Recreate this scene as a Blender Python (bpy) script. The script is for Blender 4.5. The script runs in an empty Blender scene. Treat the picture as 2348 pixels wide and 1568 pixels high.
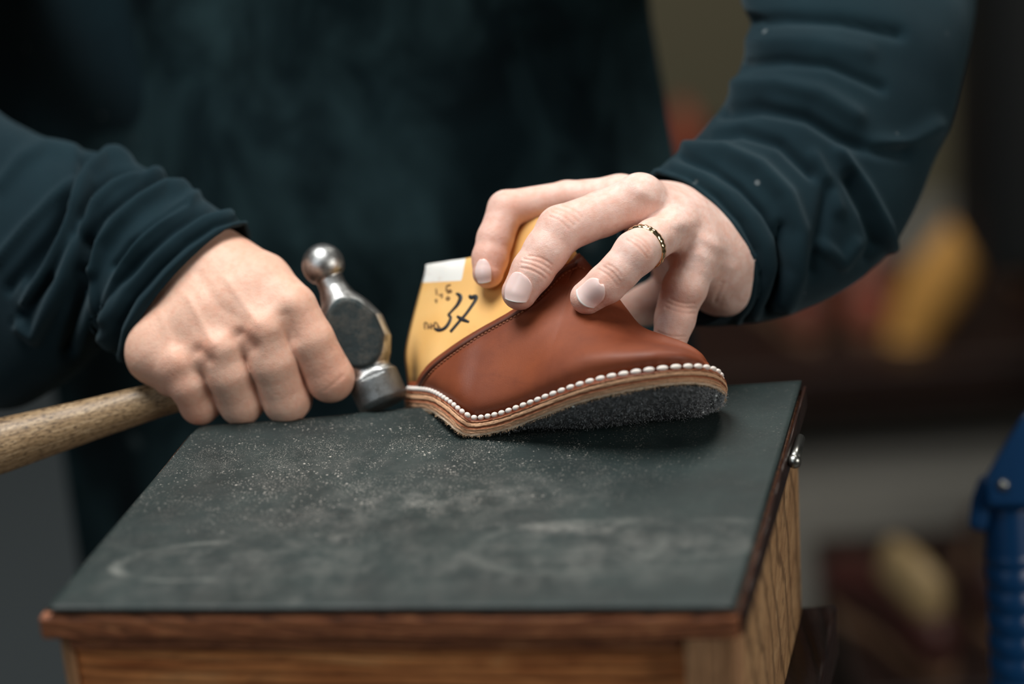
import bpy, bmesh, math, random
import numpy as np
import openvdb as vdb
from mathutils import Vector
from mathutils.bvhtree import BVHTree
random.seed(7); rng = np.random.default_rng(7)
COL = bpy.context.scene.collection
# ------------------------------------------------------------------ camera
W, H, F = 2348, 1568, 5544.0
D0, CH = 1.16, 0.48
P_, R_ = math.radians(22.0), math.radians(-4.0)
_f = np.array([0, math.cos(P_), -math.sin(P_)]); _u = np.array([0, math.sin(P_), math.cos(P_)]); _x = np.array([1., 0, 0])
CX = _x*math.cos(R_) + _u*math.sin(R_); CU = _u*math.cos(R_) - _x*math.sin(R_); CF = _f
CAM = np.array([0, 0, CH])
def ray(px, py): return CX*(px-W/2)/F - CU*(py-H/2)/F + CF
def P(px, py, dd=0.0):                      # point seen at (px,py), dd mm beyond the focus distance
    return CAM + ray(px, py)*(D0 + dd*0.001)
def PZ(px, py, z=0.0):
    r = ray(px, py); return CAM + r*((z-CH)/r[2])
def PY(px, py, Y):
    r = ray(px, py); return CAM + r*(Y/r[1])
def proj(V):
    V = np.asarray(V) - CAM; d = V@CF
    return np.stack([W/2 + F*(V@CX)/d, H/2 - F*(V@CU)/d, (d-D0)*1000], -1)
def MM(rpx, dd=0.0): return rpx*(D0+dd*0.001)/F      # px radius -> metres
cam_d = bpy.data.cameras.new('camera'); cam = bpy.data.objects.new('camera', cam_d); COL.objects.link(cam)
cam_d.sensor_width = 36; cam_d.lens = F/W*36; cam_d.clip_start = .05; cam_d.clip_end = 60
from mathutils import Matrix
M = Matrix(((CX[0], CU[0], -CF[0], 0), (CX[1], CU[1], -CF[1], 0), (CX[2], CU[2], -CF[2], CH), (0, 0, 0, 1)))
cam.matrix_world = M
cam_d.dof.use_dof = True; cam_d.dof.focus_distance = D0; cam_d.dof.aperture_fstop = 2.4
bpy.context.scene.camera = cam
# ------------------------------------------------------------------ helpers
def link(o, parent=None):
    COL.objects.link(o)
    if parent is not None: o.parent = parent; o.matrix_parent_inverse = parent.matrix_world.inverted()
    return o
def empty(name, loc, label=None, cat=None, group=None):
    o = bpy.data.objects.new(name, None); o.empty_display_size = .02; o.location = loc; COL.objects.link(o)
    o.matrix_world = Matrix.Translation(Vector(loc)); tag(o, label, cat, group); return o
def tag(o, label=None, cat=None, group=None, kind=None):
    if label: o['label'] = label
    if cat: o['category'] = cat
    if group: o['group'] = group
    if kind: o['kind'] = kind
    return o
def mk(name, V, faces, mat, parent=None, smooth=True, uv=None):
    me = bpy.data.meshes.new(name)
    me.from_pydata([tuple(map(float, v)) for v in V], [], [tuple(int(i) for i in f) for f in faces])
    me.update()
    if smooth: me.polygons.foreach_set('use_smooth', [True]*len(me.polygons))
    me.materials.append(mat)
    o = bpy.data.objects.new(name, me); link(o, parent); return o
def from_bm(name, bm, mat, parent=None, smooth=True):
    me = bpy.data.meshes.new(name); bm.normal_update(); bm.to_mesh(me); bm.free()
    if smooth: me.polygons.foreach_set('use_smooth', [True]*len(me.polygons))
    for m in (mat if isinstance(mat, (list, tuple)) else [mat]): me.materials.append(m)
    o = bpy.data.objects.new(name, me); link(o, parent); return o
def add_mod(o, typ, **kw):
    m = o.modifiers.new(typ.lower(), typ)
    for k, v in kw.items(): setattr(m, k, v)
    return m
def grid_faces(nu, nv, closed_v=False, off=0):
    fs = []
    for i in range(nu-1):
        for j in range(nv if closed_v else nv-1):
            j2 = (j+1) % nv
            fs.append((off+i*nv+j, off+(i+1)*nv+j, off+(i+1)*nv+j2, off+i*nv+j2))
    return fs
def cr(pts, n, closed=False):
    """Catmull-Rom (centripetal-free) resample of a list of vectors to n samples."""
    p = np.asarray(pts, float)
    if closed: q = np.vstack([p[-1], p, p[0], p[1]]); m = len(p)
    else: q = np.vstack([2*p[0]-p[1], p, 2*p[-1]-p[-2]]); m = len(p)-1
    ts = np.linspace(0, m, n, endpoint=not closed)
    out = []
    for t in ts:
        i = min(int(t), m-1); s = t-i
        a, b, c, d = q[i], q[i+1], q[i+2], q[i+3]
        out.append(.5*((2*b)+(-a+c)*s+(2*a-5*b+4*c-d)*s*s+(-a+3*b-3*c+d)*s**3))
    return np.array(out)
def seg_dist(pts2, poly):
    d = np.full(len(pts2), 1e9)
    for a, b in zip(poly[:-1], poly[1:]):
        a = np.array(a, float); b = np.array(b, float); ab = b-a
        t = np.clip(((pts2-a)@ab)/max(ab@ab, 1e-9), 0, 1)
        d = np.minimum(d, np.linalg.norm(pts2-(a+t[:, None]*ab), axis=1))
    return d
def get_co(o):
    n = len(o.data.vertices); a = np.empty(n*3); o.data.vertices.foreach_get('co', a); return a.reshape(-1, 3)
def get_no(o):
    n = len(o.data.vertices); a = np.empty(n*3, np.float32); o.data.vertex_normals.foreach_get('vector', a); return a.reshape(-1, 3).astype(float)
def set_co(o, c):
    o.data.vertices.foreach_set('co', np.ascontiguousarray(c, dtype=np.float32).ravel()); o.data.update()
def sculpt(o, marks, face_only=True, gain=1.):
    """marks: (polyline px, width px, height mm); raises (+) or sinks (-) the camera side along the normal."""
    c = get_co(o); w = c + np.array(o.parent.matrix_world.translation if False else (0, 0, 0))
    n = get_no(o); p = proj(w); v = (CAM-w); v /= np.linalg.norm(v, axis=1)[:, None]
    fac = np.clip((n*v).sum(1)*3+.4, 0, 1) if face_only else 1
    disp = np.zeros(len(c))
    for m in marks:
        poly, wd, h = m[:3]; dr = m[3] if len(m) > 3 else (-1e9, 1e9)
        lo = np.min(poly, 0)-4*wd; hi = np.max(poly, 0)+4*wd
        k = np.where((p[:, 0] > lo[0]) & (p[:, 0] < hi[0]) & (p[:, 1] > lo[1]) & (p[:, 1] < hi[1]) & (p[:, 2] > dr[0]) & (p[:, 2] < dr[1]))[0]
        if len(k) == 0: continue
        d = seg_dist(p[k, :2], poly)
        disp[k] += gain*h*.001*np.exp(-(d/wd)**2)
    set_co(o, c + n*(disp*fac)[:, None])
def bvh(o):
    me = o.data; return BVHTree.FromPolygons([v.co[:] for v in me.vertices], [p.vertices[:] for p in me.polygons])
def hit(b, px, py):
    r = ray(px, py); r = r/np.linalg.norm(r)
    l, n, i, d = b.ray_cast(Vector(CAM), Vector(r))
    return (np.array(l), np.array(n)) if l is not None else (None, None)
def smoothnoise(c, scale, seed=0, n=6):
    """cheap smooth pseudo-noise from random plane waves, about -1..1"""
    g = np.random.default_rng(seed); s = np.zeros(len(c))
    for k in range(n):
        d = g.normal(size=3); d /= np.linalg.norm(d)
        s += np.sin((c@d)*scale*g.uniform(.6, 1.6)+g.uniform(0, 6.28))
    return s/n*1.6
def attr(o, name, vals):
    a = o.data.attributes.new(name, 'FLOAT', 'POINT'); a.data.foreach_set('value', np.ascontiguousarray(vals, dtype=np.float32))
# ------------------------------------------------------------------ signed distance modelling
def smin(a, b, k):
    h = np.clip(.5+.5*(b-a)/k, 0, 1); return b*(1-h)+a*h-k*h*(1-h)
def smax(a, b, k): return -smin(-a, -b, k)
def cone(p, a, b, r1, r2):
    ba = b-a; pa = p-a; h = np.clip((pa@ba)/(ba@ba), 0, 1)
    return np.linalg.norm(pa-h[:, None]*ba, axis=1)-(r1+(r2-r1)*h)
def ball(p, a, r): return np.linalg.norm(p-a, axis=1)-r
def mesh_sdf(fn, lo, hi, vox):
    lo = np.asarray(lo)-4*vox; hi = np.asarray(hi)+4*vox; B = 8
    n = np.ceil((hi-lo)/vox/B).astype(int)
    A = np.full(n*B, 3*vox, np.float32)
    ci = np.stack(np.meshgrid(*[np.arange(k) for k in n], indexing='ij'), -1).reshape(-1, 3)
    cc = lo+(ci*B+(B-1)/2)*vox
    dv = np.concatenate([fn(cc[i:i+200000]) for i in range(0, len(cc), 200000)])
    half = B*vox*.5*1.74+2*vox
    ins = dv < -half
    for i in ci[ins]: A[i[0]*B:i[0]*B+B, i[1]*B:i[1]*B+B, i[2]*B:i[2]*B+B] = -3*vox
    act = ci[np.abs(dv) <= half*1.5]
    loc = np.stack(np.meshgrid(*[np.arange(B)]*3, indexing='ij'), -1).reshape(-1, 3)
    for s in range(0, len(act), 500):
        blk = act[s:s+500]; idx = (blk[:, None, :]*B+loc[None]).reshape(-1, 3)
        v = fn(lo+idx*vox); A[idx[:, 0], idx[:, 1], idx[:, 2]] = np.clip(v, -3*vox, 3*vox)
    g = vdb.FloatGrid(3*vox); g.copyFromArray(A); 
    pts, quads = g.convertToQuads(isovalue=0)
    V = lo+np.asarray(pts)*vox; Q = np.asarray(quads)
    a, b, c, d = (V[Q[:, k]] for k in range(4)); vol = (np.cross(c-a, d-b)*(a+c-2*V.mean(0))).sum()
    return V, (Q if vol > 0 else Q[:, ::-1])
def sdf_obj(name, fn, lo, hi, vox, mat, parent=None):
    V, Q = mesh_sdf(fn, lo, hi, vox); return mk(name, V, Q, mat, parent)
# ------------------------------------------------------------------ materials
def mat(name, base=(.5, .5, .5), rough=.6, metal=0., spec=.5, sss=0., sheen=0.):
    m = bpy.data.materials.new(name); m.use_nodes = True; nt = m.node_tree; b = nt.nodes['Principled BSDF']
    b.inputs['Base Color'].default_value = (*base, 1); b.inputs['Roughness'].default_value = rough
    b.inputs['Metallic'].default_value = metal; b.inputs['Specular IOR Level'].default_value = spec
    if sss:
        b.inputs['Subsurface Weight'].default_value = sss; b.inputs['Subsurface Radius'].default_value = (1, .35, .2); b.inputs['Subsurface Scale'].default_value = .0022
    if sheen: b.inputs['Sheen Weight'].default_value = sheen; b.inputs['Sheen Roughness'].default_value = .5
    return m, nt, b
def N(nt, typ, **kw):
    n = nt.nodes.new(typ)
    for k, v in kw.items():
        if k.startswith('i_'):
            key = k[2:]; key = int(key) if key.isdigit() else key.replace('_', ' ')
            n.inputs[key].default_value = v
        else: setattr(n, k, v)
    return n
def L(nt, a, b): nt.links.new(a, b)
def coords(nt, scale=(1, 1, 1), rot=(0, 0, 0)):
    t = N(nt, 'ShaderNodeTexCoord'); mp = N(nt, 'ShaderNodeMapping'); mp.inputs['Scale'].default_value = scale; mp.inputs['Rotation'].default_value = rot
    L(nt, t.outputs['Object'], mp.inputs[0]); return mp.outputs[0]
def noise(nt, vec, scale, detail=4, rough=.5, dist=0.):
    n = N(nt, 'ShaderNodeTexNoise'); n.inputs['Scale'].default_value = scale; n.inputs['Detail'].default_value = detail
    n.inputs['Roughness'].default_value = rough; n.inputs['Distortion'].default_value = dist
    if vec is not None: L(nt, vec, n.inputs['Vector'])
    return n.outputs['Fac']
def ramp(nt, fac, stops):
    r = N(nt, 'ShaderNodeValToRGB'); e = r.color_ramp.elements
    while len(e) < len(stops): e.new(.5)
    for k, (p, c) in enumerate(stops):
        e[k].position = p; e[k].color = (*c, 1) if len(c) == 3 else c
    L(nt, fac, r.inputs[0]); return r.outputs[0]
def g(v): return (v, v, v)
def mix(nt, fac, a, b, typ='MIX'):
    m = N(nt, 'ShaderNodeMix', data_type='RGBA', blend_type=typ)
    for s, v in ((0, fac), (6, a), (7, b)):
        if hasattr(v, 'type') or hasattr(v, 'is_linked'): L(nt, v, m.inputs[s])
        elif isinstance(v, (int, float)): m.inputs[s].default_value = v
        else: m.inputs[s].default_value = (*v, 1)
    return m.outputs[2]
def math_(nt, op, a, b=None):
    m = N(nt, 'ShaderNodeMath', operation=op)
    for s, v in ((0, a), (1, b)):
        if v is None: continue
        if isinstance(v, (int, float)): m.inputs[s].default_value = v
        else: L(nt, v, m.inputs[s])
    return m.outputs[0]
def bump(nt, b, h, strength=.3, dist=.001):
    n = N(nt, 'ShaderNodeBump'); n.inputs['Strength'].default_value = strength; n.inputs['Distance'].default_value = dist
    L(nt, h, n.inputs['Height']); L(nt, n.outputs[0], b.inputs['Normal']); return n
def attribute(nt, name): return N(nt, 'ShaderNodeAttribute', attribute_name=name).outputs['Fac']

# skin
def skin_mat(name, pale, tan, red, rough=.5):
    m, nt, b = mat(name, rough=rough, spec=.34, sss=.25)
    v = coords(nt)
    a = mix(nt, ramp(nt, noise(nt, v, 55, 3), [(.35, g(0)), (.68, g(1))]), pale, tan)
    rd = attribute(nt, 'redness')
    tn = attribute(nt, 'tone'); a = mix(nt, tn, a, (.78, .47, .33)); a = mix(nt, rd, a, red)
    mott = ramp(nt, noise(nt, v, 260, 3), [(.4, g(0)), (.7, g(.35))])
    a = mix(nt, mott, a, red)
    L(nt, a, b.inputs['Base Color'])
    h = N(nt, 'ShaderNodeTexVoronoi', feature='DISTANCE_TO_EDGE'); h.inputs['Scale'].default_value = 900; L(nt, v, h.inputs['Vector'])
    hh = math_(nt, 'ADD', math_(nt, 'MULTIPLY', h.outputs['Distance'], .5), noise(nt, v, 500, 3))
    bump(nt, b, hh, .34, .0006); return m
SKIN = skin_mat('skin_light', (.82, .60, .53), (.76, .51, .43), (.68, .30, .20))
# cloth
def cloth_mat(name, base, light, fuzz=.25, rough=.9, wscale=2600):
    m, nt, b = mat(name, rough=rough, spec=.15, sheen=fuzz)
    b.inputs['Sheen Tint'].default_value = (.55, .75, .85, 1)
    v = coords(nt)
    a = mix(nt, ramp(nt, noise(nt, v, 14, 4, .6), [(.35, g(0)), (.75, g(1))]), base, light)
    sp = N(nt, 'ShaderNodeTexVoronoi'); sp.inputs['Scale'].default_value = 38; L(nt, v, sp.inputs['Vector'])
    lint = ramp(nt, sp.outputs['Distance'], [(.035, g(.45)), (.075, g(0))])
    a = mix(nt, lint, a, (.22, .25, .26))
    L(nt, a, b.inputs['Base Color'])
    bump(nt, b, noise(nt, v, wscale, 2, .8), .5, .0004); return m
SHIRT = cloth_mat('navy_fleece', (.003, .013, .019), (.006, .022, .030), .12)
def apron_mat():
    m, nt, b = mat('black_apron', rough=.8, spec=.12)
    v = coords(nt)
    a = mix(nt, ramp(nt, noise(nt, v, 9, 5, .6), [(.4, g(0)), (.75, g(1))]), (.0022, .0075, .0100), (.007, .020, .025))
    # rubbed-in chalk and leather dust, streaked down to the right
    v2 = coords(nt, (9, 1, 5), (0, .5, 0))
    sm = ramp(nt, noise(nt, v2, 1.9, 5, .6, .6), [(.44, g(0)), (.72, g(.75))])
    a = mix(nt, sm, a, (.035, .075, .085))
    sx = N(nt, 'ShaderNodeSeparateXYZ'); L(nt, v, sx.inputs[0])
    for cx_, cz_, rx_, rz_, am_ in ((0.0, .27, .10, .075, .7), (-.045, .215, .085, .022, .6), (-.12, .30, .05, .10, .3)):  # paler belly blots: chalk smudge, plus light on the bulge painted in
        dx = math_(nt, 'DIVIDE', math_(nt, 'SUBTRACT', sx.outputs[0], cx_), rx_); dz = math_(nt, 'DIVIDE', math_(nt, 'SUBTRACT', sx.outputs[2], cz_), rz_)
        d_ = math_(nt, 'ADD', math_(nt, 'MULTIPLY', dx, dx), math_(nt, 'MULTIPLY', dz, dz)); d_ = math_(nt, 'ADD', d_, math_(nt, 'MULTIPLY', math_(nt, 'SUBTRACT', noise(nt, v, 30, 4, .6), .5), 1.6))
        a = mix(nt, ramp(nt, d_, [(0, g(am_)), (1, g(0))]), a, (.045, .10, .115))
    v3 = N(nt, 'ShaderNodeTexVoronoi'); v3.inputs['Scale'].default_value = 16; L(nt, v, v3.inputs['Vector'])
    a = mix(nt, ramp(nt, v3.outputs['Distance'], [(.05, g(.5)), (.12, g(0))]), a, (.10, .14, .15))
    L(nt, a, b.inputs['Base Color']); bump(nt, b, noise(nt, v, 900, 3, .7), .3, .0005); return m
APRON = apron_mat()
def leather_mat():
    m, nt, b = mat('brown_leather', rough=.36, spec=.38)
    v = coords(nt)
    a = mix(nt, ramp(nt, noise(nt, v, 22, 5, .6), [(.3, g(0)), (.75, g(1))]), (.135, .030, .012), (.255, .064, .022))
    a = mix(nt, ramp(nt, noise(nt, coords(nt, (1, 1, 3)), 60, 6, .7), [(.55, g(0)), (.8, g(.4))]), a, (.09, .02, .011))
    L(nt, a, b.inputs['Base Color'])
    r = ramp(nt, noise(nt, v, 30, 4), [(.3, g(.47)), (.8, g(.60))]); L(nt, r, b.inputs['Roughness'])
    bump(nt, b, noise(nt, v, 1400, 4, .7), .22, .0004); return m
LEATHER = leather_mat()
def last_mat():
    m, nt, b = mat('yellow_last', rough=.38, spec=.5, sss=.08)
    v = coords(nt)
    a = mix(nt, ramp(nt, noise(nt, v, 30, 4), [(.35, g(0)), (.75, g(1))]), (.76, .42, .13), (.84, .52, .20))
    wh = math_(nt, 'GREATER_THAN', attribute(nt, 'white'), .5); a = mix(nt, wh, a, (.80, .80, .76))
    st = ramp(nt, noise(nt, coords(nt, (1, 1, 4)), 42, 5, .7), [(.62, g(0)), (.8, g(.5))])
    a = mix(nt, st, a, (.42, .22, .08))
    dk = attribute(nt, 'heel_shade'); a = mix(nt, dk, a, (.10, .06, .03))
    L(nt, a, b.inputs['Base Color']); return m
LAST = last_mat()
INK, _, _ = mat('black_ink', (.006, .008, .012), .5)
STAMP, _, _ = mat('brown_stamp', (.16, .075, .025), .6)
THREAD, _nt, _b = mat('white_thread', (.82, .76, .70), .6, sss=.1)
THREAD2, _, _ = mat('brown_thread', (.30, .11, .05), .7)
def midsole_mat():
    m, nt, b = mat('layered_leather_edge', rough=.75, spec=.3)
    v = coords(nt); t = attribute(nt, 'layer')
    t2 = math_(nt, 'ADD', t, math_(nt, 'MULTIPLY', math_(nt, 'SUBTRACT', noise(nt, v, 260, 4), .5), .10))
    a = ramp(nt, t2, [(0, (.50, .19, .09)), (.10, (.80, .46, .27)), (.33, (.84, .50, .30)), (.41, (.38, .13, .06)), (.52, (.42, .16, .08)), (.58, (.80, .46, .27)), (.80, (.74, .42, .25)), (.92, (.90, .70, .52))])
    a = mix(nt, ramp(nt, noise(nt, v, 700, 5, .8), [(.5, g(0)), (.75, g(.6))]), a, (.20, .08, .035))
    L(nt, a, b.inputs['Base Color']); bump(nt, b, noise(nt, v, 900, 5, .8), .7, .0008); return m
MIDSOLE = midsole_mat()
def felt_mat():
    m, nt, b = mat('grey_felt', rough=.95, spec=.1, sheen=.3)
    v = coords(nt)
    a = ramp(nt, math_(nt, 'ADD', math_(nt, 'MULTIPLY', noise(nt, v, 620, 6, .85, .8), .6), math_(nt, 'MULTIPLY', noise(nt, v, 230, 4, .6), .4)), [(.36, (.012, .014, .018)), (.50, (.17, .18, .20)), (.66, (.55, .57, .60))])
    L(nt, a, b.inputs['Base Color']); bump(nt, b, noise(nt, v, 700, 6, .85, 1.), 1., .003); return m
FELT = felt_mat()
COLLAR, _, _ = mat('collar_edge_leather', (.10, .026, .012), .6)
FUZZ, _, _ = mat('felt_fibre', (.40, .43, .46), .9)
FUZZT, _, _ = mat('leather_fibre', (.62, .42, .26), .9)
def steel_mat():
    m, nt, b = mat('worn_steel', metal=1., rough=.3)
    v = coords(nt); dk = attribute(nt, 'scale')
    a = mix(nt, dk, (.46, .47, .47), (.035, .045, .047))
    a = mix(nt, ramp(nt, noise(nt, v, 130, 5, .7), [(.45, g(0)), (.7, g(.75))]), a, (.09, .085, .075))
    L(nt, a, b.inputs['Base Color'])
    r = math_(nt, 'ADD', math_(nt, 'MULTIPLY', noise(nt, v, 160, 5, .7), .35), math_(nt, 'MULTIPLY', dk, .22)); r = math_(nt, 'ADD', r, .21)
    L(nt, r, b.inputs['Roughness']); bump(nt, b, noise(nt, v, 260, 5, .7), .3, .0008); return m
STEEL = steel_mat()
METAL, _, _ = mat('dull_pin_metal', (.35, .36, .34), .3, 1.)
def gold_mat():
    m, nt, b = mat('gold', (.86, .66, .40), .2, 1.); return m
GOLD = gold_mat()
NAILM, _nt, _b = mat('nail', (.86, .60, .57), .28, spec=.5, sss=.25)
def nail_mat():
    m, nt, b = mat('fingernail', rough=.3, spec=.5, sss=.2)
    t = attribute(nt, 'edge'); v = coords(nt)
    a = mix(nt, t, (.90, .66, .62), (.90, .86, .82))
    L(nt, a, b.inputs['Base Color']); return m
NAIL = nail_mat()
def wood_mat(name, c1, c2, c3, axis=(1, 1, 1), rot=(0, 0, 0), scale=9, rough=.5, fine=60, dist=3., bs=.35):
    m, nt, b = mat(name, rough=rough, spec=.4)
    v = coords(nt, axis, rot)
    n1 = noise(nt, v, scale, 5, .6, dist)
    w = N(nt, 'ShaderNodeTexWave', wave_type='RINGS', rings_direction='Y'); w.inputs['Scale'].default_value = scale*1.3; w.inputs['Distortion'].default_value = 6; w.inputs['Detail'].default_value = 4; w.inputs['Detail Scale'].default_value = 1.2
    L(nt, v, w.inputs['Vector'])
    a = ramp(nt, n1, [(.3, c1), (.55, c2), (.75, c3)])
    a = mix(nt, ramp(nt, w.outputs['Fac'], [(.0, g(.65)), (.32, g(0))]), a, tuple(x*.35 for x in c1))
    f = noise(nt, v, fine, 4, .7)
    a = mix(nt, ramp(nt, f, [(.52, g(0)), (.68, g(.6))]), a, tuple(x*.5 for x in c1))
    L(nt, a, b.inputs['Base Color']); bump(nt, b, math_(nt, 'ADD', w.outputs['Fac'], f), bs, .0012); return m

# ================================================================== SETTING
FZ = -.88
def concrete(name, c1, c2):
    m, nt, b = mat(name, rough=.75, spec=.3); v = coords(nt)
    L(nt, ramp(nt, noise(nt, v, 1.8, 6, .6), [(.35, c1), (.7, c2)]), b.inputs['Base Color']); return m
def boxv(x0, x1, y0, y1, z0, z1):
    V = [(x0, y0, z0), (x1, y0, z0), (x1, y1, z0), (x0, y1, z0), (x0, y0, z1), (x1, y0, z1), (x1, y1, z1), (x0, y1, z1)]
    return V, [(0, 3, 2, 1), (4, 5, 6, 7), (0, 1, 5, 4), (1, 2, 6, 5), (2, 3, 7, 6), (3, 0, 4, 7)]
def box(name, b, m, parent=None, bev=.002, bm_only=None):
    V, fs = boxv(*b)
    o = mk(name, V, fs, m, parent, smooth=False)
    if bev: add_mod(o, 'BEVEL', width=bev, segments=2)
    return o
FLOORM = concrete('grey_floor', (.13, .127, .112), (.19, .185, .165))
o = box('floor', (-3, 3.2, -2.2, 5.2, FZ-.1, FZ), FLOORM, bev=0); tag(o, kind='structure')
WALLM = concrete('dark_wall_paint', (.05, .05, .042), (.075, .072, .06))
o = box('wall_back', (-3, 3.2, 5.2, 5.3, FZ, 2.2), WALLM, bev=0); tag(o, kind='structure')
o = box('wall_left', (-3.1, -3, -2.2, 5.3, FZ, 2.2), WALLM, bev=0); tag(o, kind='structure')
o = box('wall_right', (3.2, 3.3, -2.2, 5.3, FZ, 2.2), WALLM, bev=0); tag(o, kind='structure')
o = box('wall_front', (-3.1, 3.3, -2.3, -2.2, FZ, 2.2), WALLM, bev=0); tag(o, kind='structure')
CEIL, _, _ = mat('ceiling_white', (.5, .5, .48), .9)
o = box('ceiling', (-3.1, 3.3, -2.3, 5.3, 2.2, 2.3), CEIL, bev=0); tag(o, kind='structure')
# ================================================================== WOODEN BOX
w_front = wood_mat('orange_front_wood', (.40, .12, .035), (.74, .29, .095), (.86, .45, .19), (1, 6, 9), scale=5, fine=40)
w_side = wood_mat('grained_side_wood', (.30, .16, .075), (.46, .27, .13), (.56, .35, .18), (9, 2.2, 3.2), rot=(.25, 0, 0), scale=4.2, fine=50, bs=.6, dist=5.)
w_trim = wood_mat('dark_trim_wood', (.17, .055, .026), (.36, .13, .055), (.56, .25, .11), (2, 20, 20), scale=5, fine=40)
w_dark = wood_mat('dark_base_wood', (.016, .007, .005), (.024, .010, .007), (.034, .015, .010), (5, 1, 5), scale=6, fine=50, rough=.4)
w_post = wood_mat('light_corner_wood', (.34, .17, .08), (.52, .29, .15), (.62, .38, .21), (16, 9, 2), scale=4, fine=50)
LT = -.0025                                  # lid top (under the mat)
FL = PZ(84, 1404); FR = PZ(1694, 1402); BR = PZ(1842, 880); BL = PZ(432, 985)
root = empty('tool_box', ((FL+FR+BR+BL)/4)*[1, 1, 0]+[0, 0, -.12], 'varnished wooden chest with dusty black top, used as the hammering block', 'wooden chest')
def quad_prism(name, c, z0, z1, m, parent, bev=.0012, seg=2):
    V = [(*q[:2], z0) for q in c]+[(*q[:2], z1) for q in c]
    o = mk(name, V, [(0, 3, 2, 1), (4, 5, 6, 7), (0, 1, 5, 4), (1, 2, 6, 5), (2, 3, 7, 6), (3, 0, 4, 7)], m, parent, smooth=False)
    if bev: add_mod(o, 'BEVEL', width=bev, segments=seg)
    return o
def lerp2(a, b, t): return a+(b-a)*t
def bil(u, v):                                # u: left-right, v: front-back over the box top
    return lerp2(lerp2(FL, FR, u), lerp2(BL, BR, u), v)
lid = quad_prism('lid', [bil(0, 0), bil(1, 0), bil(1, 1), bil(0, 1)], -.0135, LT, w_trim, root, .0018, 3)
BD = -.125
front_y = .028
quad_prism('front_panel', [bil(.035, .045), bil(.92, .045), bil(.92, .09), bil(.035, .09)], BD, -.0137, w_front, root)
quad_prism('corner_post', [bil(.921, .006), bil(.994, .006), bil(.994, .09), bil(.921, .09)], BD, -.0137, w_post, root)
quad_prism('corner_post', [bil(.018, .03), bil(.034, .03), bil(.034, .09), bil(.018, .09)], BD, -.0137, w_post, root)
quad_prism('side_panel', [bil(.955, .091), bil(.992, .091), bil(.992, .97), bil(.955, .97)], BD, -.0137, w_side, root)
quad_prism('side_panel', [bil(.018, .091), bil(.05, .091), bil(.05, .97), bil(.018, .97)], BD, -.0137, w_side, root)
quad_prism('back_panel', [bil(.051, .93), bil(.954, .93), bil(.954, .97), bil(.051, .97)], BD, -.0137, w_front, root)
quad_prism('rail', [bil(.034, .02), bil(.915, .02), bil(.915, .044), bil(.034, .044)], -.0205, -.0137, w_trim, root, .001)
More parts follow.
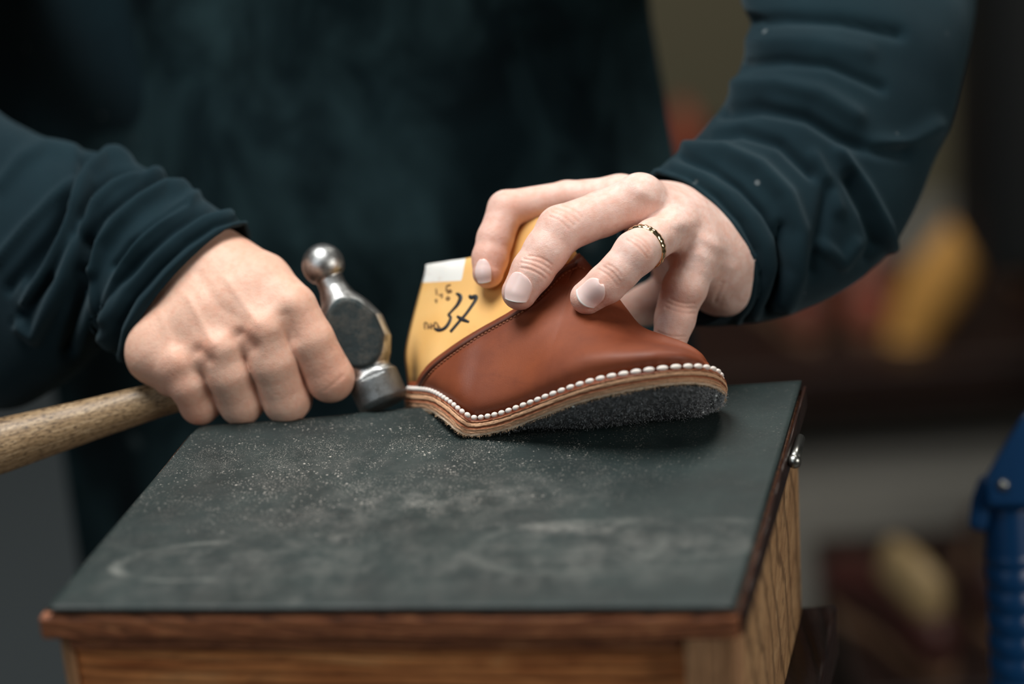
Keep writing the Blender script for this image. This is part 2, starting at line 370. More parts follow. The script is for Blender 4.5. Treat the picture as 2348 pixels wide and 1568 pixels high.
# leather-like mat over the lid
def mat_mat():
    m, nt, b = mat('dusty_black_mat', rough=.5, spec=.45)
    v = coords(nt)
    a = mix(nt, ramp(nt, noise(nt, v, 26, 6, .65), [(.3, g(0)), (.75, g(1))]), (.006, .013, .013), (.015, .029, .028))
    geo = N(nt, 'ShaderNodeSeparateXYZ'); L(nt, v, geo.inputs[0]); X, Y = geo.outputs[0], geo.outputs[1]
    def blob(cx, cy, rx, ry, lo=.0, hi=1.):
        dx = math_(nt, 'DIVIDE', math_(nt, 'SUBTRACT', X, cx), rx); dy = math_(nt, 'DIVIDE', math_(nt, 'SUBTRACT', Y, cy), ry)
        return math_(nt, 'SQRT', math_(nt, 'ADD', math_(nt, 'MULTIPLY', dx, dx), math_(nt, 'MULTIPLY', dy, dy)))
    def at_(px, py): q = PZ(px, py); return float(q[0]), float(q[1])
    col = a
    def add(mask, c): 
        nonlocal col
        col = mix(nt, mask, col, c)
    nz = noise(nt, v, 70, 5, .75)
    # broad pale areas: rubbed dust, plus the brighter lit front painted in
    for (px, py, rx, ry, amt) in ((1000, 1160, .10, .030, .55), (1320, 1218, .040, .010, 1.), (1180, 1215, .02, .006, .7), (780, 1245, .012, .006, .7), (700, 1385, .012, .004, .6), (1450, 1270, .09, .04, .32), (620, 1280, .12, .05, .3), (700, 1080, .11, .03, .25), (1000, 1330, .2, .04, .22)):
        cx, cy = at_(px, py); d = blob(cx, cy, rx, ry)
        k = ramp(nt, d, [(0, g(amt)), (1, g(0))]); k = math_(nt, 'MULTIPLY', k, ramp(nt, nz, [(.42, g(0)), (.68, g(1))])); add(k, (.20, .20, .185))
    # scratched ring marks
    for (px, py, rx, ry, wd, amt, cut) in ((470, 1296, .039, .0175, .06, .8, .012), (1300, 1262, .042, .024, .06, .26, 9), (1590, 1245, .034, .018, .09, .26, 9)):
        cx, cy = at_(px, py); d = blob(cx, cy, rx, ry)
        k = ramp(nt, math_(nt, 'ABSOLUTE', math_(nt, 'SUBTRACT', d, 1)), [(0, g(amt)), (wd, g(amt*.6)), (wd*2, g(0))])
        k = math_(nt, 'MULTIPLY', k, ramp(nt, noise(nt, v, 34, 4, .6), [(.40, g(.05)), (.62, g(1))]))
        if cut < 5: k = math_(nt, 'MULTIPLY', k, math_(nt, 'LESS_THAN', X, cx+cut))
        add(k, (.17, .18, .165))
    # dust specks
    for sc, th, dens, amt in ((420, .26, 30, .9), (760, .32, 45, .9), (1500, .40, 60, .8), (2600, .5, 40, .6), (210, .15, 14, .8)):
        vo = N(nt, 'ShaderNodeTexVoronoi'); vo.inputs['Scale'].default_value = sc; L(nt, v, vo.inputs['Vector'])
        sep = N(nt, 'ShaderNodeSeparateColor'); L(nt, vo.outputs['Color'], sep.inputs[0])
        rnd = math_(nt, 'MULTIPLY', sep.outputs[0], th)
        k = math_(nt, 'LESS_THAN', vo.outputs['Distance'], rnd)
        k = math_(nt, 'MULTIPLY', k, math_(nt, 'GREATER_THAN', sep.outputs[1], .55))
        dm = ramp(nt, noise(nt, v, dens, 4, .7), [(.46, g(0)), (.58, g(1))])
        cx, cy = at_(850, 1080); d = ramp(nt, blob(cx, cy, .17, .085), [(.3, g(1)), (1.1, g(.10))])
        add(math_(nt, 'MULTIPLY', math_(nt, 'MULTIPLY', k, dm), math_(nt, 'MULTIPLY', d, amt)), (.50, .47, .42))
    L(nt, col, b.inputs['Base Color'])
    L(nt, ramp(nt, noise(nt, v, 18, 5), [(.3, g(.5)), (.7, g(.68))]), b.inputs['Roughness'])
    bump(nt, b, math_(nt, 'ADD', noise(nt, v, 500, 5, .7), noise(nt, v, 60, 3)), .3, .0008); return m
MATM = mat_mat()
def build_mat():
    nu, nv = 90, 70; V = []
    A = PZ(108, 1404); B = PZ(1686, 1401); C = PZ(1838, 880); D = PZ(449, 1000)
    bk = [(-.02, (449, 1000)), ]
    back = cr([(440, 1004), (470, 985), (560, 978), (700, 968), (930, 945), (1200, 925), (1500, 903), (1700, 889), (1838, 881)], nu)
    for i in range(nu):
        u = i/(nu-1); a = lerp2(A, B, u); b_ = PZ(*back[i])
        for j in range(nv):
            v = j/(nv-1); q = lerp2(a, b_, v)
            x = q.copy(); x[2] = .0004*math.sin(u*17+v*5)*math.sin(v*9+1)*min(1, 12*v)*min(1, 12*u)*min(1, 12*(1-u))
            V.append(x)
    V = np.array(V); V[:, 2] = np.minimum(V[:, 2], 0)
    o = mk('top_mat', V, grid_faces(nu, nv), MATM, root)
    add_mod(o, 'SOLIDIFY', thickness=.0022, offset=-1 if False else 1)
    return o
tm = build_mat()
tm.data.flip_normals(); tm.modifiers[0].offset = -1
quad_prism('edge_strip', [bil(1.0005, .01), bil(1.006, .01), bil(1.006, .995), bil(1.0005, .995)], -.0125, -.0004, w_dark, root, .001)
# the pin hinge on the right of the lid and small screws
def tube(name, pts, rad, m, parent, seg=14, caps=True):
    pts = [np.asarray(p, float) for p in pts]; n = len(pts); V = []; rad = [rad]*n if np.isscalar(rad) else rad
    up = np.array([.13, .3, .94])
    for i, p in enumerate(pts):
        t = pts[min(i+1, n-1)]-pts[max(i-1, 0)]; t /= np.linalg.norm(t)
        a = np.cross(t, up); a /= np.linalg.norm(a); b = np.cross(t, a)
        for k in range(seg):
            th = 2*math.pi*k/seg; V.append(p+rad[i]*(math.cos(th)*a+math.sin(th)*b))
    fs = grid_faces(n, seg, True)
    if caps: fs += [tuple(range(seg)), tuple(range((n-1)*seg+seg-1, (n-1)*seg-1, -1))]
    o = mk(name, V, fs, m, parent); return o
e1 = P(1833, 1012, 62)*1.; e1 = bil(1.008, .80); e1[2] = -.012; e0 = bil(1.008, .655); e0[2] = -.012
hz = PY(1821, 1058, e0[1]); hz2 = PY(1834, 1006, e1[1])
e0 = np.array([hz[0], e0[1], hz[2]]); e1 = np.array([hz2[0], e1[1], hz2[2]])
hp = tube('hinge_pin', [e0, lerp2(e0, e1, .5), e1], .0026, METAL, root)
def sph(name, c, r, m, parent, sc=(1, 1, 1), seg=20):
    bm = bmesh.new(); bmesh.ops.create_uvsphere(bm, u_segments=seg, v_segments=seg//2, radius=r)
    for v in bm.verts: v.co = Vector((v.co.x*sc[0]+c[0], v.co.y*sc[1]+c[1], v.co.z*sc[2]+c[2]))
    return from_bm(name, bm, m, parent)
sph('pin_head', e0, .0034, METAL, hp)
q = bil(.997, .035); sph('screw', (q[0], q[1], -.008), .0028, METAL, root, (.5, 1, 1))
q = PZ(1150, 1380, .0); 
# base ledge the chest stands on, and the trestle under it
stand = empty('work_stand', (0, 1.0, FZ), 'dark brown wooden stand carrying the chest, its ledge showing at the lower right', 'stand')
box_c = [bil(-.06, -.06), bil(1.05, -.06), bil(1.05, 1.0), bil(-.06, 1.0)]
quad_prism('ledge', box_c, BD-.03, BD, w_dark, stand, .002)
for (u, v) in ((.06, .06), (.96, .06), (.96, .94), (.06, .94)):
    c = bil(u, v); s = .022
    box('leg', (c[0]-s, c[0]+s, c[1]-s, c[1]+s, FZ, BD-.031), w_dark, stand)
quad_prism('rail', [bil(.0, .12), bil(1.03, .12), bil(1.03, .18), bil(.0, .18)], FZ+.2, FZ+.26, w_dark, stand)

# ================================================================== SHOE AND LAST
_b0, _b1 = PZ(449, 1000), PZ(1838, 880)
def on_box(V): return V[:, 1] < _b0[1]+(_b1[1]-_b0[1])*(V[:, 0]-_b0[0])/(_b1[0]-_b0[0])+.003
def zfloor(V, z=.0006):
    V = np.array(V, float); V[:, 2] = np.where(on_box(V), np.maximum(V[:, 2], z), V[:, 2]); return V
NEAR = [(937, 893, 66), (985, 895, 40), (1040, 931, 18), (1085, 958, 8), (1140, 949, 1), (1200, 929, -7), (1260, 906, -17), (1320, 884, -25), (1380, 867, -31), (1440, 856, -35), (1500, 848, -37), (1560, 843, -34), (1598, 843, -26), (1622, 850, -12)]
TOP = [(976, 606, 76), (1030, 598, 70), (1100, 586, 62), (1170, 545, 58), (1232, 505, 54), (1288, 520, 46), (1330, 598, 36), (1384, 655, 26), (1427, 716, 18), (1468, 768, 10), (1522, 792, 2), (1570, 806, -5), (1604, 824, -10), (1622, 848, -12)]
FAR = [(940, 893, 68), (1000, 880, 90), (1070, 890, 84), (1130, 900, 72), (1180, 905, 62), (1230, 910, 52), (1290, 918, 42), (1345, 922, 36), (1400, 925, 30), (1460, 922, 26), (1515, 918, 20), (1565, 905, 11), (1600, 885, 1), (1623, 852, -12)]
def surf_pts(nu, nv, off=0.):
    n = cr(NEAR, nu); t = cr(TOP, nu); f = cr(FAR, nu); out = np.zeros((nu, nv, 3))
    for i in range(nu):
        u = i/(nu-1)*13
        a, b, c = P(*n[i]), P(*t[i]), P(*f[i])
        a_px = n[i]; w = np.linalg.norm(c-a)
        view = -CF
        # bulge of the near side: towards the camera
        bulge = np.interp(u, [0, 1, 2, 3, 4, 6, 8, 10, 11, 12, 13], [.002, .0090, .0105, .0105, .0105, .011, .012, .012, .010, .006, 0])
        topw = np.interp(u, [0, 1, 3, 4, 5, 6, 7, 8, 10, 12, 13], [.0, .009, .011, .012, .012, .009, .008, .008, .009, .006, 0])
        across = c-a; across /= max(np.linalg.norm(across), 1e-6)
        upv = b-(a+c)/2; upn = upv/max(np.linalg.norm(upv), 1e-6)
        ac = across-upn*(across@upn); ac /= max(np.linalg.norm(ac), 1e-6)
        H_ = np.linalg.norm(upv)
        # control polygon near foot -> bulge -> shoulder -> top -> mirrored
        k1 = a-ac*bulge*.55+upn*min(H_*.15, .008)
        k2 = a*.68+b*.32-ac*bulge*.88
        k3 = a*.32+b*.68-ac*bulge*.50
        k4 = b-ac*topw-upn*min(H_*.06, .004)
        m4 = b+ac*topw-upn*min(H_*.06, .004)
        if u < 1.5:
            e_ = (1-u/1.5); k1 = k1-CX*MM(9)*e_; k2 = k2-CX*MM(19)*e_; k3 = k3-CX*MM(9)*e_
        m3 = c*.30+b*.70+ac*bulge*.75; m2 = c*.66+b*.34+ac*bulge; m1 = c+ac*bulge*.55+upn*min(H_*.16, .012)
        if u < 1.5: m1 = m1-CX*MM(9)*e_; m2 = m2-CX*MM(19)*e_; m3 = m3-CX*MM(9)*e_
        q = cr([a, k1, k2, k3, k4, b, m4, m3, m2, m1, c], 161)
        out[i] = [q[int(round(j/(nv-1)*160))] if False else np.array([np.interp(j/(nv-1)*160, range(161), q[:, d]) for d in range(3)]) for j in range(nv)]
    return out
NU, NV = 120, 121
S = surf_pts(NU, NV)
# heel roundness: push first stations backwards
def grid_normals(G):
    du = np.gradient(G, axis=0); dv = np.gradient(G, axis=1); n = np.cross(du, dv)
    l = np.linalg.norm(n, axis=2); l[l < 1e-12] = 1; n /= l[..., None]
    return n
Nn = grid_normals(S); mid = S[60, 30]; 
if (Nn[60, 30]@(CAM-mid)) < 0: Nn = -Nn
shoe = empty('shoe', P(1300, 990, 10), 'unfinished brown leather shoe with white edge stitching, pressed on its side on the chest', 'shoe')
last = empty('shoe_last', P(1100, 900, 60), 'yellow shoe last with white top corner, handwritten 37, inside the brown shoe', 'shoe last')
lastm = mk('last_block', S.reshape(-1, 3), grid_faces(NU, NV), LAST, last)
bm = bmesh.new(); bm.from_mesh(lastm.data); bmesh.ops.remove_doubles(bm, verts=bm.verts, dist=.0002)
be = [e for e in bm.edges if e.is_boundary]
if be: bmesh.ops.holes_fill(bm, edges=be, sides=0)
bmesh.ops.recalc_face_normals(bm, faces=bm.faces); bm.to_mesh(lastm.data); bm.free()
c = get_co(lastm); pp = proj(c)
wh = np.clip(.5+np.minimum(647-(pp[:, 0]-985)*.05-pp[:, 1], 1067-(pp[:, 1]-596)*.18-pp[:, 0])/80, 0, 1)
attr(lastm, 'white', wh)
attr(lastm, 'heel_shade', .9*np.exp(-((pp[:, 0]-951)/9)**2)*np.clip((pp[:, 1]-760)/90, 0, 1)+.0*pp[:, 0])  # shadow strip down the heel edge, painted dark into the last
last_b = bvh(lastm)
# collar line: for each station the v at which the leather ends
collar = [(958, 893), (962, 872), (988, 838), (1040, 798), (1100, 760), (1180, 715), (1235, 672), (1280, 622), (1325, 598)]
cp = cr([(*q, 0) for q in collar], 120)[:, :2]
vc = np.zeros(NU)
for i in range(NU):
    q = proj(S[i, :61])[:, :2]
    best = 60
    # lowest v (from the sole up) that lies above the collar line
    inside = []
    for j in range(61):
        x, y = q[j]
        yc = np.interp(x, cp[:, 0], cp[:, 1], left=893, right=-1e4)
        if x > 1325: yc = -1e4
        if y < yc: best = j; break
    # refine linearly
    if 0 < best < 60:
        def sgn(j):
            x, y = q[j]; yc = np.interp(x, cp[:, 0], cp[:, 1], left=893, right=-1e4); return y-yc
        s0, s1 = sgn(best-1), sgn(best); best = best-1+ (s0/(s0-s1) if abs(s0-s1) < 500 else 1)
    vc[i] = best
for k in range(2): vc[1:-1] = np.where(vc[1:-1] < 60, (vc[:-2]+2*vc[1:-1]+vc[2:])/4, vc[1:-1])
print('collar', np.round(vc[::8], 1))
def samp(G, i, v):
    j = int(min(max(v, 0), NV-1.001)); t = v-j; return G[i, j]*(1-t)+G[i, j+1]*t
def leather_mesh():
    bm = bmesh.new(); K = 50; TH = .0019
    rowsN, rowsF = [], []
    for i in range(NU):
        rn, rf = [], []
        for j in range(K+1):
            v = vc[i]*j/K
            p = samp(S, i, v)+samp(Nn, i, v)*TH
            rn.append(bm.verts.new(p))
            v2 = NV-1-v
            p2 = samp(S, i, v2)+samp(Nn, i, v2)*TH
            rf.append(bm.verts.new(p2))
        rowsN.append(rn); rowsF.append(rf)
    for rows, fl in ((rowsN, 0), (rowsF, 1)):
        for i in range(NU-1):
            if vc[i] < .5 and vc[i+1] < .5: continue
            for j in range(K):
                f = [rows[i][j], rows[i+1][j], rows[i+1][j+1], rows[i][j+1]]
                try: bm.faces.new(f[::-1] if fl else f)
                except ValueError: pass
    bmesh.ops.remove_doubles(bm, verts=bm.verts, dist=.0003)
    bmesh.ops.recalc_face_normals(bm, faces=bm.faces)
    return bm
bm = leather_mesh()
upper = from_bm('leather_upper', bm, LEATHER, shoe)
# outward?
add_mod(upper, 'SOLIDIFY', thickness=.0017, offset=-1)
# sole loops (matched counts)
E_ = [(932, 898, 60), (985, 903, 32), (1022, 923, 13), (1058, 953, 1), (1085, 966, 1), (1140, 958, -6), (1200, 937, -14), (1260, 914, -24), (1320, 892, -32), (1380, 875, -38), (1440, 863, -42), (1500, 854, -44), (1560, 848, -42), (1610, 848, -34), (1645, 856, -23), (1664, 874, -10), (1665, 893, 2), (1648, 912, 13), (1600, 935, 22), (1530, 942, 30), (1460, 942, 36), (1380, 940, 44), (1300, 935, 52), (1220, 925, 62), (1140, 912, 76), (1060, 897, 92), (985, 885, 98), (940, 889, 80)]
B_ = [(936, 937, 62), (985, 944, 34), (1015, 962, 15), (1047, 988, 3), (1078, 1000, 3), (1138, 992, -3), (1200, 973, -10), (1260, 949, -20), (1320, 927, -28), (1380, 911, -34), (1440, 898, -38), (1500, 888, -40), (1560, 881, -38), (1606, 882, -30), (1640, 890, -18), (1661, 905, -5), (1660, 922, 7), (1640, 942, 17), (1596, 970, 24), (1530, 973, 32), (1460, 970, 38), (1380, 968, 46), (1300, 965, 54), (1220, 955, 64), (1140, 942, 78), (1060, 930, 94), (985, 925, 100), (940, 932, 82)]
NL = 260
El = cr(E_, NL, True); Bl = cr(B_, NL, True)
Nl = cr([NEAR[k] for k in range(0, 14)]+[FAR[k] for k in range(12, 0, -1)], 400, True)
Ew = np.array([P(*q) for q in El]); Bw = zfloor([P(*q) for q in Bl]); Nw = np.array([P(*q) for q in Nl])
# flange: leather turned outwards from the feather line, strip from nearest feather point to the edge
def nearest_on(loop, p): d = np.linalg.norm(loop-p, axis=1); return loop[int(np.argmin(d))]
Fw = np.array([nearest_on(Nw, e) for e in Ew])
for k in range(6): Fw = (np.roll(Fw, 1, 0)+2*Fw+np.roll(Fw, -1, 0))/4
th = Bw-Ew; thn = th/np.linalg.norm(th, axis=1)[:, None]
V = []
for i in range(NL):
    a = Fw[i]-thn[i]*.0045; e = Ew[i]
    inn = a*.93+e*.07
    for q in (Fw[i]+thn[i]*.002, inn, a*.6+e*.4+thn[i]*.0036, a*.3+e*.7+thn[i]*.0030, e-thn[i]*.0004, e+thn[i]*.0008, a*.3+e*.7+thn[i]*.0052): V.append(q)
nvv = 7
o = mk('turned_edge', V, grid_faces(NL, nvv)+[((NL-1)*nvv+j, j, j+1, (NL-1)*nvv+j+1) for j in range(nvv-1)], LEATHER, shoe)
# layered midsole
K = 26; V = []; lay = []
out = Ew-Fw; out /= np.maximum(np.linalg.norm(out, axis=1), 1e-6)[:, None]
for i in range(NL):
    for j in range(K):
        t = j/(K-1)
        prof = .0006*math.sin(t*math.pi)-.0009*math.exp(-((t-.42)/.05)**2)-.0005*math.exp(-((t-.12)/.03)**2)-.0003*math.exp(-((t-.66)/.03)**2)
        V.append(Ew[i]+th[i]*t+out[i]*prof); lay.append(t)
inner = Fw+(Ew-Fw)*.15
for i in range(NL): V.append(Fw[i]+thn[i]*.002); lay.append(0)
for i in range(NL): V.append(inner[i]+th[i]*.98); lay.append(1)
fs = grid_faces(NL, K)+[((NL-1)*K+j, j, j+1, (NL-1)*K+j+1) for j in range(K-1)]
o1, o2 = NL*K, NL*K+NL
for i in range(NL):
    i2 = (i+1) % NL
    fs += [(o1+i, i*K, i2*K, o1+i2) if False else (o1+i, o1+i2, i2*K, i*K), (i*K+K-1, i2*K+K-1, o2+i2, o2+i)]
ms = mk('midsole', V, fs, MIDSOLE, shoe)
c = get_co(ms); n = get_no(ms)
c = c+n*(rng.normal(size=len(c))*.00012)[:, None]; c = zfloor(c, .0004); set_co(ms, c); attr(ms, 'layer', lay)
# felt bottom filler: grid near edge -> far edge, rockered
kn = 15; na = cr(B_[0:kn+1], 140); fa = cr([B_[0]]+[B_[k] for k in range(27, kn, -1)]+[B_[kn]], 140)
# resample the far side by x so pairs match
nxs = na[:, 0]; order = np.argsort(fa[:, 0]); fa2 = np.stack([np.interp(nxs, fa[order, 0], fa[order, k]) for k in range(3)], 1)
JB = 40; V = []
for i in range(140):
    x = na[i, 0]
    sag = np.interp(x, [930, 1050, 1120, 1180, 1250, 1350, 1430, 1500, 1570, 1620, 1665], [0, 6, 6, 16, 30, 40, 32, 20, 12, 5, 0])
    a = P(*na[i]); b_ = P(*fa2[i])
    for j in range(JB):
        t = j/(JB-1); t_ = .03+.94*t
        s = math.sin(math.pi*t)**.7
        q = a+(b_-a)*t_ - CU*MM(sag)*s - thn[0]*0
        V.append(q)
V = np.array(V); V = V+np.random.default_rng(3).normal(size=V.shape)*.00018
V = zfloor(V, .0008)
felt = mk('felt_sole', V, grid_faces(140, JB), FELT, shoe)
add_mod(felt, 'SUBSURF', levels=2, render_levels=2)
GLUE, _, _ = mat('clear_glue', (.75, .80, .82), .15)
fb_ = bvh(felt)
for gx, gy, gr in ((1641, 907, 3.6), (1639, 917, 3.6), (1630, 926, 2.6), (1621, 936, 2.2), (1611, 945, 3.4), (1314, 932, 3.)):
    l, n = hit(fb_, gx, gy)
    if l is not None: sph('glue_drop', l+(CAM-l)*.0003, MM(gr), GLUE, felt, (1.2, 1, .9), 12)
# fibres standing off felt and sole edge
def fibres(name, centres, normals, m, parent, ln=(.0008, .0022), wd=.00007, seed=1):
    g_ = np.random.default_rng(seed); V = []; fs = []
    for c_, n_ in zip(centres, normals):
        d = n_+g_.normal(size=3)*.7; d /= np.linalg.norm(d); l = g_.uniform(*ln)
        b_ = np.cross(d, g_.normal(size=3)); b_ /= np.linalg.norm(b_); cv = np.cross(d, b_)*l*g_.uniform(-.5, .5); k = len(V)
        for t in (0, .35, .7, 1):
            p_ = c_+d*l*t+cv*t*t; w_ = wd*(1-.6*t); V += [p_-b_*w_, p_+b_*w_]
        fs += [(k, k+1, k+3, k+2), (k+2, k+3, k+5, k+4), (k+4, k+5, k+7, k+6)]
    V = zfloor(V, .0003); return mk(name, V, fs, m, parent, smooth=False)
fc = get_co(felt); fn_ = get_no(felt)
sg = np.sign((fn_*(CAM-fc)).sum(1)); fn_ = fn_*sg[:, None]
vis = np.where((fc[:, 2] > .001) & (proj(fc)[:, 0] > 1120))[0]; sel = rng.choice(vis, 9000)
jit = rng.normal(size=(9000, 3))*.0008
fz = fibres('felt_fuzz', fc[sel]+jit-fn_[sel]*0, fn_[sel], FUZZ, felt, (.0004, .0012), .00006, seed=4); fz['kind'] = 'stuff'
bl = np.array([B_k for B_k in Bw]); bi = rng.integers(0, NL, 1500); fz = fibres('edge_fuzz', bl[bi]+(np.roll(bl, -1, 0)[bi]-bl[bi])*rng.uniform(0, 1, (1500, 1)), out[bi]*.6+thn[bi]*.8, FUZZT, ms, (.0005, .0016), .00007, 5); fz['kind'] = 'stuff'
# white stitches along the turned edge
def stitches(name, loop, step, ln, r, m, parent, lift):
    cum = np.concatenate([[0], np.cumsum(np.linalg.norm(np.diff(loop, axis=0), axis=1))]); bm = bmesh.new()
    vs = isinstance(step, list); step = step[0] if vs else step; s = step/2
    while s < cum[-1]:
        def at(q): return np.array([np.interp(q, cum, loop[:, k]) for k in range(3)])
        p = at(s); t = at(min(s+.0008, cum[-1]))-at(max(s-.0008, 0)); t /= np.linalg.norm(t)
        i = int(np.argmin(np.linalg.norm(loop-p, axis=1))); n = lift[i]; n = n-t*(n@t); n /= np.linalg.norm(n); b_ = np.cross(n, t)
        fk = float(np.interp(p[0], [-.055, -.02, .01, .07], [.55, .66, .82, 1.12])) if vs else 1.
        R = Matrix((tuple(t), tuple(b_), tuple(n))).transposed().to_4x4(); R.translation = Vector(p+n*r*.25)
        bmesh.ops.create_uvsphere(bm, u_segments=12, v_segments=8, radius=1., matrix=R @ Matrix.Diagonal((ln/2*fk, r*.95, r, 1)))
        s += step*fk
    return from_bm(name, bm, m, parent)
mid_loop = Fw*.22+Ew*.78-thn*.0012
idx = list(range(NL)); stitches('stitching', np.vstack([mid_loop, mid_loop[:1]])[:int(NL*20/28)], [.0058], .0050, .0013, THREAD, shoe, -thn)
# collar seam: ridge thread a little below the collar edge
seam = []
ub = None
dg = bpy.context.evaluated_depsgraph_get(); ub = bvh(upper)
sculpt(upper, [([(966, 893), (972, 874), (998, 845), (1048, 806), (1106, 768), (1186, 723), (1243, 680), (1288, 634), (1325, 613)], 3.5, -.5)]); ub = bvh(upper)
cs = cr([(966, 893, 0), (972, 874, 0), (998, 845, 0), (1048, 806, 0), (1106, 768, 0), (1186, 723, 0), (1243, 680, 0), (1288, 634, 0), (1325, 613, 0), (1345, 620, 0)], 150)
sp, sn = [], []
for q in cs:
    l, n = hit(ub, q[0], q[1])
    if l is not None:
        if n@(CAM-l) < 0: n = -n
        sp.append(l+n*.0001); sn.append(n)
if len(sp) > 10: stitches('collar_stitching', np.array(sp), .0021, .0017, .00042, THREAD2, shoe, np.array(sn))
rim = []
for q in cp[4:-2]:
    l, n = hit(ub, q[0]+3.5, q[1]+3.5)
    if l is not None: rim.append(l+(CAM-l)/np.linalg.norm(CAM-l)*.0001)
if len(rim) > 10: tube('collar_binding', rim, .0010, COLLAR, shoe, 10)
# ink strokes on the last
def strokes(name, polys, wpx, m, parent, b):
    V, fs = [], []
    for poly in polys:
        wp = wpx if len(poly[0]) == 2 else None
        c3 = [(p[0], p[1], (p[2] if len(p) > 2 else wpx)) for p in poly]
        q = cr(c3, max(8, 7*len(poly))); rows = []
        for i, (x, y, w_) in enumerate(q):
            t = q[min(i+1, len(q)-1)][:2]-q[max(i-1, 0)][:2]; t = t/max(np.linalg.norm(t), 1e-6); nn = np.array([-t[1], t[0]])
            pts = [hit(b, x+nn[0]*k*w_/2, y+nn[1]*k*w_/2) for k in (-1, 0, 1)]
            if any(a[0] is None for a in pts): continue
            r_ = []
            for l, n in pts:
                if n@(CAM-l) < 0: n = -n
                V.append(l+n*.00018); r_.append(len(V)-1)
            rows.append(r_)
        for a, c_ in zip(rows[:-1], rows[1:]):
            fs += [(a[0], c_[0], c_[1], a[1]), (a[1], c_[1], c_[2], a[2])]
    o = mk(name, V, fs, m, parent); add_mod(o, 'SOLIDIFY', thickness=.00012, offset=0); return o
def cv(l): return [tuple([920+p[0]/3.733, 480+p[1]/3.733]+list(p[2:])) for p in l]
for q_ in ((1200, 700), (1346, 690), (1115, 640), (1535, 790)):
    h_ = hit(ub, *q_)[0]; h_ = hit(last_b, *q_)[0] if h_ is None else h_
    print('surface', q_, None if h_ is None else proj(h_))
three = cv([(470, 720, 4), (500, 735, 9), (508, 765, 9), (480, 820, 7), (430, 875, 5), (408, 905, 6), (425, 925, 6), (408, 975, 7), (370, 1020, 7), (320, 1035, 7), (282, 1018, 5)])
seven = cv([(585, 735, 6), (600, 755, 9), (640, 745, 8), (635, 780, 7), (560, 890, 6), (490, 970, 6), (422, 1050, 6)]); bar = cv([(478, 915, 5), (520, 940, 9), (582, 965, 5)])
strokes('handwritten_number', [three, seven, bar], 6, INK, last, last_b)
ST = [cv([(388, 660), (388, 700)]), cv([(388, 655), (425, 645)]), cv([(388, 700), (420, 690), (430, 705), (395, 715)]), cv([(350, 720), (350, 760)]), cv([(300, 680), (306, 730)]), cv([(325, 735), (340, 732)]),
      cv([(385, 770), (405, 775), (415, 760), (400, 750), (385, 770)]), cv([(290, 780), (305, 775), (300, 800)])]
ST += [cv([(200+k*28, 975), (205+k*28, 1025)]) for k in range(5)]+[cv([(200+k*28, 972+((k*7) % 3)*18), (222+k*28, 970+((k*5) % 3)*22)]) for k in range(5)]
strokes('stamped_marks', ST, 3.2, STAMP, last, last_b)

# ================================================================== HANDS
def chain(p, pts, k):
    d = None
    for (a, ra), (b, rb) in zip(pts[:-1], pts[1:]):
        c_ = cone(p, a, b, ra, rb); d = c_ if d is None else smin(d, c_, k)
    return d
def J(px, py, dd, r): return (P(px, py, dd), MM(r, dd))
class Hand: pass
def make_hand(fingers, palm, kp=.012, kf=.006):
    fg = [[J(*q) for q in f] for f in fingers]; pm = [[J(*q) for q in f] for f in palm]
    allp = [q for f in fg+pm for q in f]; P0 = np.array([q[0] for q in allp]); R0 = np.array([q[1] for q in allp])
    def fn(p):
        d = None
        for s in pm:
            c_ = chain(p, s, .004); d = c_ if d is None else smin(d, c_, kp)
        res = None
        for f in fg:
            c_ = smin(d, chain(p, f, .0022), kf); res = c_ if res is None else smin(res, c_, .0012)
        return res
    return fn, (P0-R0[:, None]).min(0), (P0+R0[:, None]).max(0)
# viewer's right hand (holding the shoe)
R_f = [
 [(1420, 452, 45, 48), (1300, 452, 50, 37), (1161, 479, 46, 42), (1135, 548, 41, 41), (1124, 592, 38, 41), (1119, 625, 35, 36)],
 [(1468, 455, 22, 54), (1380, 490, 20, 52), (1286, 526, 14, 55), (1252, 575, 11, 51), (1221, 621, 9, 48), (1191, 670, 8, 41)],
 [(1552, 520, 26, 50), (1500, 548, 8, 47), (1458, 580, -5, 51), (1420, 622, -6, 45), (1391, 650, -5, 45), (1346, 682, 0, 39)],
 [(1600, 570, 30, 46), (1592, 610, 28, 48), (1570, 660, 26, 51), (1556, 695, 28, 46), (1548, 730, 26, 46), (1532, 795, 24, 38)],
 [(1640, 600, 100, 55), (1560, 660, 100, 52), (1480, 700, 88, 46), (1420, 720, 78, 38)],
]
R_p = [
 [(1425, 452, 45, 46), (1520, 492, 55, 66), (1640, 580, 80, 85)],
 [(1468, 454, 24, 50), (1550, 512, 42, 78), (1636, 590, 64, 98)],
 [(1548, 518, 28, 48), (1600, 560, 44, 60), (1660, 605, 66, 72)],
 [(1600, 575, 32, 44), (1640, 610, 48, 60), (1672, 635, 62, 60)],
 [(1640, 585, 72, 94), (1750, 495, 94, 92), (1850, 410, 108, 90)],
 [(1640, 625, 58, 70), (1660, 655, 62, 56)],
 [(1480, 500, 70, 50), (1560, 600, 90, 60), (1640, 640, 85, 62)],
]
fnR, loR, hiR = make_hand(R_f, R_p)
